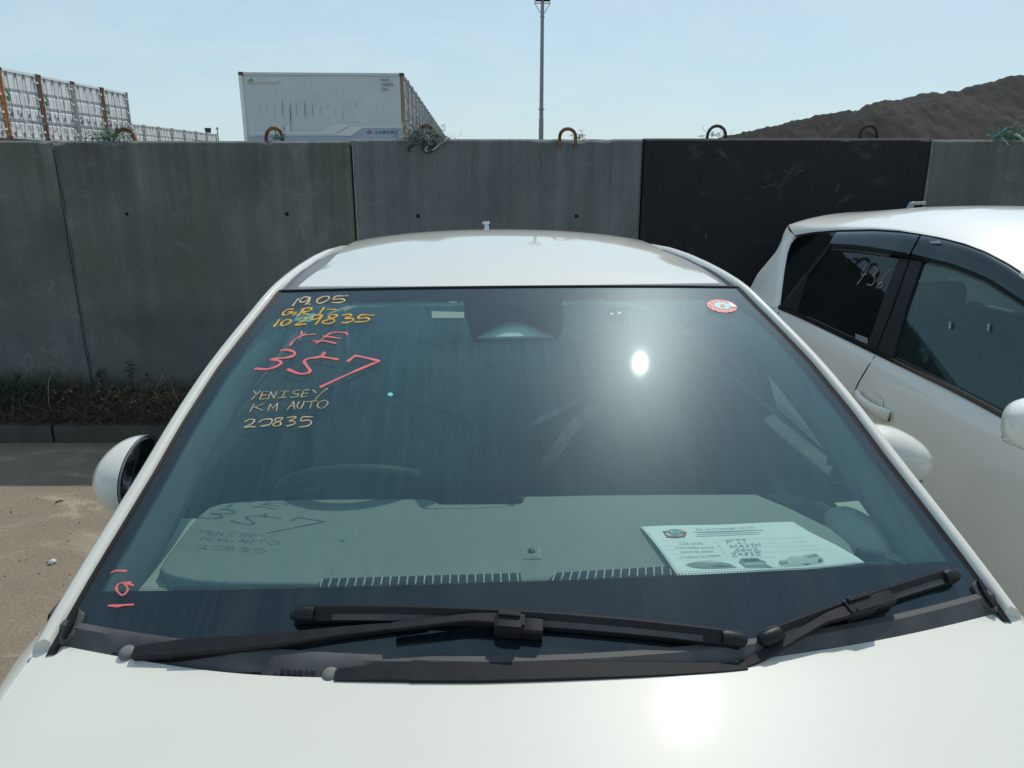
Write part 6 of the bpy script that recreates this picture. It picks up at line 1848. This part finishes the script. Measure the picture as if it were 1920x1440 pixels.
# the roof edge runs above the windows and past them to the tail; a painted side strip lies between
RE = [(1479, 421.5), (1495, 422.5), (1520, 423), (1570, 423.5), (1640, 425), (1690, 429), (1722, 434.5), (1765, 443), (1810, 455), (1850, 471), (1890, 492.5), (1930, 518.5), (1980, 557.5), (2040, 612.5)]
base = [sidehit(p.x, p.y) for p in resample([Vector((a, b_, 0)) for a, b_ in RE], 50)]
W2 = [sidehit(p.x, p.y) for p in resample([Vector((a, b_, 0)) for a, b_ in win_top], 50)]
mb = MB(); mb.loft([[wl(p + QR*.012) for p in W2], [wl(p - QR*.001) for p in W2], [wl(p.lerp(q, .35) - QR*.005*min(1, (p-q).length/.03)) for p, q in zip(W2, base)], [wl(p.lerp(q, .75) - QR*.004*min(1, (p-q).length/.03)) for p, q in zip(W2, base)], [wl(q) for q in base]])
mb.build('roof_side', M['paint_ivory'], wag, smooth=60)
R0 = base[0]
HW = .60
rows = []
for k, P in enumerate(base):
    a, b_, z = abz(P)
    row = []
    fr = max(0, a-1.35)
    crown = .094*(1-.30*min(1, max(0, .25-a)/.7))
    for q in range(25):
        w_ = q/24; ww = w_*w_*(1.35-.35*w_) if w_ < 1 else 1
        b2 = b_ + (2*HW+.02)*ww if False else b_ + (.56)*ww
        c_ = crown*(1-(1-ww)**2.6)
        out = 0
        row.append(wl(wpos(a, b2 - out, z + c_)))
    # mirrored far half
    for q in range(23, -1, -1):
        w_ = q/24; ww = w_*w_*(1.35-.35*w_)
        b2 = b_ + .56*2 - .56*ww
        row.append(wl(wpos(a, b2, z + crown*(1-(1-ww)**2.6))))
    rows.append(row)
first = rows[0]; nq = len(first)
ext = []
for da, db in ((.020, .014), (.05, .05), (.075, .12), (.09, .30)):
    ext.append([p - QD*da + QR*db*(1-2*q/(nq-1)) + Vector((0, 0, -.004*db - 2.2*da*da*min(1, q/4))) for q, p in enumerate(first)])
KH = min(k for k, p in enumerate(base) if project(p)[0] > 1935)
tip = wpos(2.46, .06, .955)
foot = [base[-1].lerp(tip, k/6) for k in range(1, 7)]
def cross(P, crown):
    a, b_, z = abz(P); row = []
    for q in range(49):
        w_ = q/48; row.append(wl(wpos(a + .10*sin(pi*w_)*min(1, max(0, (a-1.4)/.6)), b_ + (1.72-2*b_)*w_, z + crown*(1-abs(2*w_-1)**2.4))))
    return row
nR = len(rows)
screen_rows = [cross(P, .055*(1-k/(len(base[KH:])+6)) + .03) for k, P in enumerate(base[KH:] + foot)]
rows = ext[::-1] + rows[:KH+1]
mb = MB(); mb.loft(rows); mb.build('roof', M['paint_ivory'], wag, smooth=60)
mb = MB(); mb.loft(screen_rows); mb.build('windscreen', M['side_glass'], wag, smooth=60)
for side in (0, 1):
    pth = []
    for P in base[KH-1:] + foot:
        a, b_, z = abz(P); pth.append(wl(wpos(a, b_+.012 if side == 0 else 1.708-b_, z+.006)))
    mb = MB(); mb.sweep(pth, [(-.035, -.02), (-.035, .004), (-.02, .014), (.02, .014), (.035, .004), (.035, -.02)], Vector((0, 0, 1))); mb.build('front_pillar', M['paint_ivory'], wag, smooth=50)
mb = MB(); mb.prism([wl(p) for p in (sidehit(2003, 690, .002), sidehit(1996, 640, .002), base[-1], foot[2], foot[5], wpos(2.40, 0, zbelt(2.40)), wpos(2.1, 0, zbelt(2.1)+.004))], QR*.01); mb.build('door_sail', M['gloss_black'], wag)
# bright end of the spoiler edge
# drip seam above the windows
mb = MB(); mb.sweep([wl(P - QR*.004) for P in WT], [(-.004, -.004), (.004, -.004), (.004, .004), (-.004, .004)], -QR); mb.build('drip_moulding', M['rubber'], wag)
# panes
wpoly([(1463, 571), (1471, 507), (1477, 474), (1483, 457), (1494, 444.5), (1527, 438.5), (1568, 436), (1516, 505)], 'privacy_glass', 'quarter_glass', .001, .003, fine=26)
wpoly([(1569, 434.5), (1547, 466), (1514, 512), (1464, 575), (1476, 580), (1494, 584), (1513, 521), (1553, 468.5), (1572, 446)], 'gloss_black', 'door_frame_bar', .006, .012, fine=30)
wpoly([(1494, 582), (1513, 521), (1553, 468), (1585, 470), (1640, 477), (1686, 485), (1660, 552), (1628, 646), (1560, 613)], 'privacy_glass', 'rear_door_glass', .0, .003, fine=30)
wpoly([(1685, 484), (1704, 486), (1672, 580), (1640, 660), (1625, 652), (1656, 560)], 'black_plastic', 'rear_door_post', .008, .014, fine=30)
wpoly([(1706.5, 487), (1729, 493), (1706, 556), (1684, 630), (1673, 672), (1642.5, 661), (1675, 580)], 'black_plastic', 'front_door_post', .008, .014, fine=30)
wpoly([(1728, 494), (1780, 505), (1850, 533), (1920, 578), (1990, 640), (2010, 700), (1985, 842), (1890, 778), (1780, 724), (1672, 670), (1684, 628), (1706, 556)], 'side_glass', 'front_door_glass', .0, .003, fine=30)
# smoked visors
def visor(top, bot, name):
    rows = []
    T_ = resample([Vector((a, b_, 0)) for a, b_ in top], 26); B_ = resample([Vector((a, b_, 0)) for a, b_ in bot], 26)
    for w_, off in ((0, .008), (.08, .019), (.3, .028), (.65, .032), (.92, .031), (1, .026)):
        rows.append([wl(sidehit(*(t.lerp(b_, w_))[:2], off)) for t, b_ in zip(T_, B_)])
    mb = MB(); mb.loft(rows); return mb.build(name, M['visor'], wag, smooth=60)
visor([(1570, 434.5), (1640, 433), (1690, 436), (1724, 441)], [(1549, 466.5), (1585, 467), (1640, 473.5), (1701, 483)], 'window_visor')
visor([(1728, 441), (1765, 448.5), (1810, 460), (1850, 475.5), (1890, 497), (1930, 523), (1980, 562)], [(1704, 483.5), (1780, 500.5), (1850, 529), (1920, 574), (1960, 606), (1990, 634), (2010, 655)], 'window_visor')
wpoly([(1742, 452.5), (1757, 451), (1764, 454), (1760, 456.5), (1746, 456)], 'plate', 'visor_tab', .033, .002)
# belt trim
bt = [(1461, 576), (1500, 592), (1560, 620), (1640, 658), (1720, 696), (1800, 735), (1895, 786), (1990, 842), (2080, 900)]
P = [wl(sidehit(a, b_, .006)) for a, b_ in bt]
mb = MB(); mb.sweep(smooth_path(P, 3), [(-.013, -.006), (-.013, .004), (-.004, .008), (.010, .006), (.013, -.006)], -QR); mb.build('belt_moulding', M['gloss_black'], wag, smooth=40)
# shut lines of the doors
def seam(px, name='door_shut_line'):
    P = [wl(sidehit(a, b_, .0012)) for a, b_ in px]; P = smooth_path(P, 4)
    mb = MB(); mb.sweep(P, [(-.0028, -.003), (.0028, -.003), (.0028, .0006), (-.0028, .0006)], -QR); return mb.build(name, M['rubber'], wag)
seam([(1640, 668), (1626, 690), (1611, 715), (1601, 738), (1597, 760), (1600, 800), (1612, 860), (1640, 960)])
seam([(1461, 585), (1452, 600), (1440, 640)])
# handle with its recess
hp = [(1613, 742), (1622, 741), (1640, 754), (1655, 770), (1668, 779)]
def wsweep(px, offs, prof, sc_, mat, name, parent=None, sm=50):
    P = [wl(sidehit(a, b_, o_)) for (a, b_), o_ in zip(px, offs)]
    mb = MB(); mb.sweep(P, prof, -QR, sc_); return mb.build(name, M[mat], parent or wag, smooth=sm)
RP = [(.5*cos(2*pi*k/14), .5*sin(2*pi*k/14)) for k in range(14)]
h0, h1 = sidehit(1613, 739), sidehit(1669, 779)
dv = (h1-h0)
def hp_(t, o_): return wl(h0 + dv*t - QR*o_)
mb = MB(); mb.sweep([hp_(t, o_) for t, o_ in ((-.02, .004), (.0, .018), (.1, .030), (.3, .036), (.6, .036), (.85, .030), (.97, .018), (1.02, .004))], RP, -QR, [(.038, .02), (.046, .028), (.050, .028), (.040, .026), (.040, .026), (.052, .030), (.056, .030), (.046, .02)])
mb.build('door_handle', M['paint_ivory'], wag, smooth=60)
cc = h0 + dv*.50
mb = MB(); mb.prism([hp_(.20, .005), hp_(.16, .005)+Vector((0, 0, .028)), hp_(.30, .005)+Vector((0, 0, .045)), hp_(.55, .005)+Vector((0, 0, .050)), hp_(.74, .005)+Vector((0, 0, .035)), hp_(.78, .005)], QR*.004)
M['recess'] = M['paint_ivory']
mb.build('handle_recess', M['paint_ivory'], wag)
mb = MB(); mb.prism([hp_(1.05, .012)+Vector((0, 0, z)) + QD*.002*k for k, z in ((0, .018), (1, .0), (0, -.02), (-3, -.018), (-2, 0), (-3, .016))], QR*.004); mb.build('handle_gasket', M['rubber'], wag)
c = hp_(.035, .0335); mb = MB(); mb.ellipsoid(c + Vector((0, 0, .002)), (.005, .005, .008), 10, 6); mb.build('key_slot', M['rubber'], wag)
# door mirror
mc = EYE + ray(1982, 800)*2.05
mr = empty('door_mirror', wl(mc)); mr.parent = wag
mb = MB()
mb.ellipsoid((0, 0, 0), (.105, .070, .062), 26, 18, .72); o = mb.build('mirror_shell', M['paint_ivory'], mr, smooth=60); o.rotation_euler = (0, 0, radians(-12))
mb = MB()
n_ = 30
vs = []
for z, k in ((-.030, 1.0), (-.037, 1.04), (-.043, 1.0)): vs += [Vector((.100*k*cos(2*pi*q/n_), .066*k*sin(2*pi*q/n_), z)) for q in range(n_)]
mb.add(vs, [(j*n_+q, j*n_+(q+1) % n_, (j+1)*n_+(q+1) % n_, (j+1)*n_+q) for j in range(2) for q in range(n_)]); o = mb.build('indicator_strip', M['clear_lens'], mr, smooth=60); o.rotation_euler = (0, 0, radians(-12))
mb = MB(); mb.box(.04, .16, -.03, .03, -.09, -.05); o = mb.build('mirror_arm', M['gloss_black'], mr); bevel(o, .01)
# pink number on the rear door glass, and the maker's print in its corner
T5 = lambda p: (1440 + p[0]/4, 360 + p[1]/4)
mb = MB()
for ln in ([(738, 540), (720, 575), (702, 606), (706, 622), (742, 612)], [(766, 545), (738, 590), (712, 634), (668, 692)], [(795, 566), (822, 574), (824, 590), (790, 620), (800, 640), (796, 676), (770, 700), (742, 690)], [(922, 574), (880, 620), (842, 680), (816, 708), (830, 720), (854, 704), (860, 680), (840, 682), (824, 704)]):
    pts = smooth_path([Vector((*T5(p), 0)) for p in ln], 4)
    P = [wl(sidehit(p.x, p.y, .0045)) for p in pts]
    mb.sweep(P, [(-.5, -.5), (-.5, .5), (.5, .5), (.5, -.5)], -QR, [(.0042*(.35+.75*k/len(P)), .0008) for k in range(len(P))])
o = mb.build('marker_writing', M['pale_pink'], wag); o['label'] = 'pale pink number 436 on the rear door glass'
for y in (0, 5, 10):
    wpoly([(1604, 626+y*.7), (1627, 634.5+y*.7), (1626.6, 636.5+y*.7), (1603.6, 628+y*.7)], 'plate', 'glass_print', .0045, .0006)
for x_, y_ in ((1780, 603), (1852, 607)):
    wpoly([(x_, y_), (x_+3, y_+1), (x_+1.5, y_+14), (x_-1.5, y_+12)], 'plate', 'glass_mark', .0045, .0006)
# roof aerial
ac = EYE + ray(1709, 389)*4.55
ar = empty('roof_aerial', wl(ac)); ar.parent = wag
mb = MB(); mb.tube([(-.012, 0, -.03), (-.008, 0, .0), (0, 0, .018), (.012, 0, .022)], [.018, .016, .014, .008], 10); mb.build('aerial_base', M['galv'], ar, smooth=60)
mb = MB(); mb.tube([(.004, 0, .020), (.075, .01, .024)], [.008, .0075], 10); mb.build('aerial_rod', M['galv'], ar, smooth=60)
# cabin: far side trim, seats, dashboard
def wbox(a0, a1, b0, b1, z0, z1, mat, name, bev=.02):
    mb = MB(); vs = [wl(wpos(a, b_, z)) for z in (z0, z1) for b_ in (b0, b1) for a in (a0, a1)]
    mb.add(vs, [(0, 2, 3, 1), (4, 5, 7, 6), (0, 1, 5, 4), (2, 6, 7, 3), (0, 4, 6, 2), (1, 3, 7, 5)]); o = mb.build(name, M[mat], wag)
    if bev: bevel(o, bev, 3)
    return o
wbox(-.7, 2.5, .12, 1.50, .22, .30, 'dark_trim', 'cabin_floor', 0)
wbox(-.75, 2.3, 1.46, 1.52, .25, .93, 'dark_trim', 'far_door', .02)
wbox(.05, 1.05, 1.36, 1.47, .86, .90, 'dash_side', 'armrest', .012)
wbox(1.12, 1.98, 1.34, 1.47, .84, .885, 'dash_side', 'armrest', .012)
for b0 in (.22, .86):
    wbox(.55, .72, b0, b0+.48, .45, 1.02, 'dark_trim', 'seat_back', .06); wbox(.58, .68, b0+.11, b0+.37, 1.04, 1.22, 'dark_trim', 'headrest', .04); wbox(.6, 1.1, b0, b0+.48, .32, .52, 'dark_trim', 'seat_base', .05)
wbox(-.38, -.22, .2, 1.36, .4, .98, 'dark_trim', 'rear_seat', .06)
wbox(1.75, 2.2, .12, 1.46, .55, .92, 'dark_trim', 'dashboard', .05)
# far flank, bonnet, nose and tail so that the car is whole
def far(i, j):
    a = A0 + (A1-A0)*i; zt = ztop(a); z = zt - (zt-.22)*j
    return wl(wpos(a, 1.72 - flank_b(a, z), z))
mb = MB(); mb.grid(far, 50, 16); mb.build('body_side', M['paint_ivory'], wag, smooth=60)
mb = MB(); mb.loft([[wl(wpos(a, 1.72 - bside(a, z), z)) for a, z in ((aa, zbelt(aa) + (zz-zbelt(aa))*t) for aa, zz in ((abz(p)[0], abz(p)[2]) for p in base))] for t in (0, .25, .5, .75, 1)]); mb.build('far_side_glass', M['privacy_glass'], wag, smooth=60)
def bon(i, j):
    a = 2.44 + (A1-2.44)*j; b0 = flank_b(a, ztop(a))
    return wl(wpos(a - .0 + .10*sin(pi*i)*(1-j)*0 + .08*sin(pi*i)*j, b0 + (1.72-2*b0)*i, ztop(a) + .035*(1-abs(2*i-1)**2.2)))
mb = MB(); mb.grid(bon, 30, 16); mb.build('bonnet', M['paint_ivory'], wag, smooth=60)
def nos(i, j):
    a = A1; b0 = flank_b(a, ztop(a)); z0 = ztop(a) + .035*(1-abs(2*i-1)**2.2)
    return wl(wpos(a + .08*sin(pi*i) + .09*sin(pi*min(1, j*1.2)*.8), b0 + (1.72-2*b0)*i, z0 + (.20-z0)*j))
mb = MB(); mb.grid(nos, 24, 10); mb.build('front_bumper', M['paint_ivory'], wag, smooth=60)
mb = MB(); mb.grid(lambda i, j: wl(wpos(-.86-.05*sin(pi*i), .30+1.12*i, .25+.75*j)), 12, 6); mb.build('tailgate', M['paint_ivory'], wag, smooth=60)
mb = MB(); mb.grid(lambda i, j: wl(wpos(-.86+.30*j-.05*sin(pi*i), .34+1.04*i, 1.0+.38*j)), 12, 6); mb.build('rear_window', M['privacy_glass'], wag, smooth=60)
for a in (-.28, 2.42+.25):
    for b_, sg in ((.02, -1), (1.70, 1)):
        wr = empty('wheel', wl(wpos(a, b_+.09*-sg, .31))); wr.parent = wag; wr.rotation_euler = (0, 0, math.atan2(QR.y, QR.x))
        mb = MB(); prof = [(-.09, .20), (-.10, .275), (-.085, .303), (.085, .303), (.10, .275), (.09, .20)]; n_ = 32
        mb.add([Vector((q, r_*cos(2*pi*k/n_), r_*sin(2*pi*k/n_))) for q, r_ in prof for k in range(n_)], [(j*n_+k, j*n_+(k+1) % n_, (j+1)*n_+(k+1) % n_, (j+1)*n_+k) for j in range(len(prof)-1) for k in range(n_)]); mb.build('tyre', M['tyre'], wr, smooth=50)
        mb = MB(); mb.tube([(-.07, 0, 0), (.07, 0, 0)], .2, 28); mb.build('rim', M['rim'], wr, smooth=40)
        mb = MB(); mb.tube([wl(wpos(a, b_+.20*-sg, .315)), wl(wpos(a, b_+.0*-sg + (-.032 if sg < 0 else .032), .315))], .345, 32); mb.build('wheel_arch', M['rubber'], wag, smooth=50)
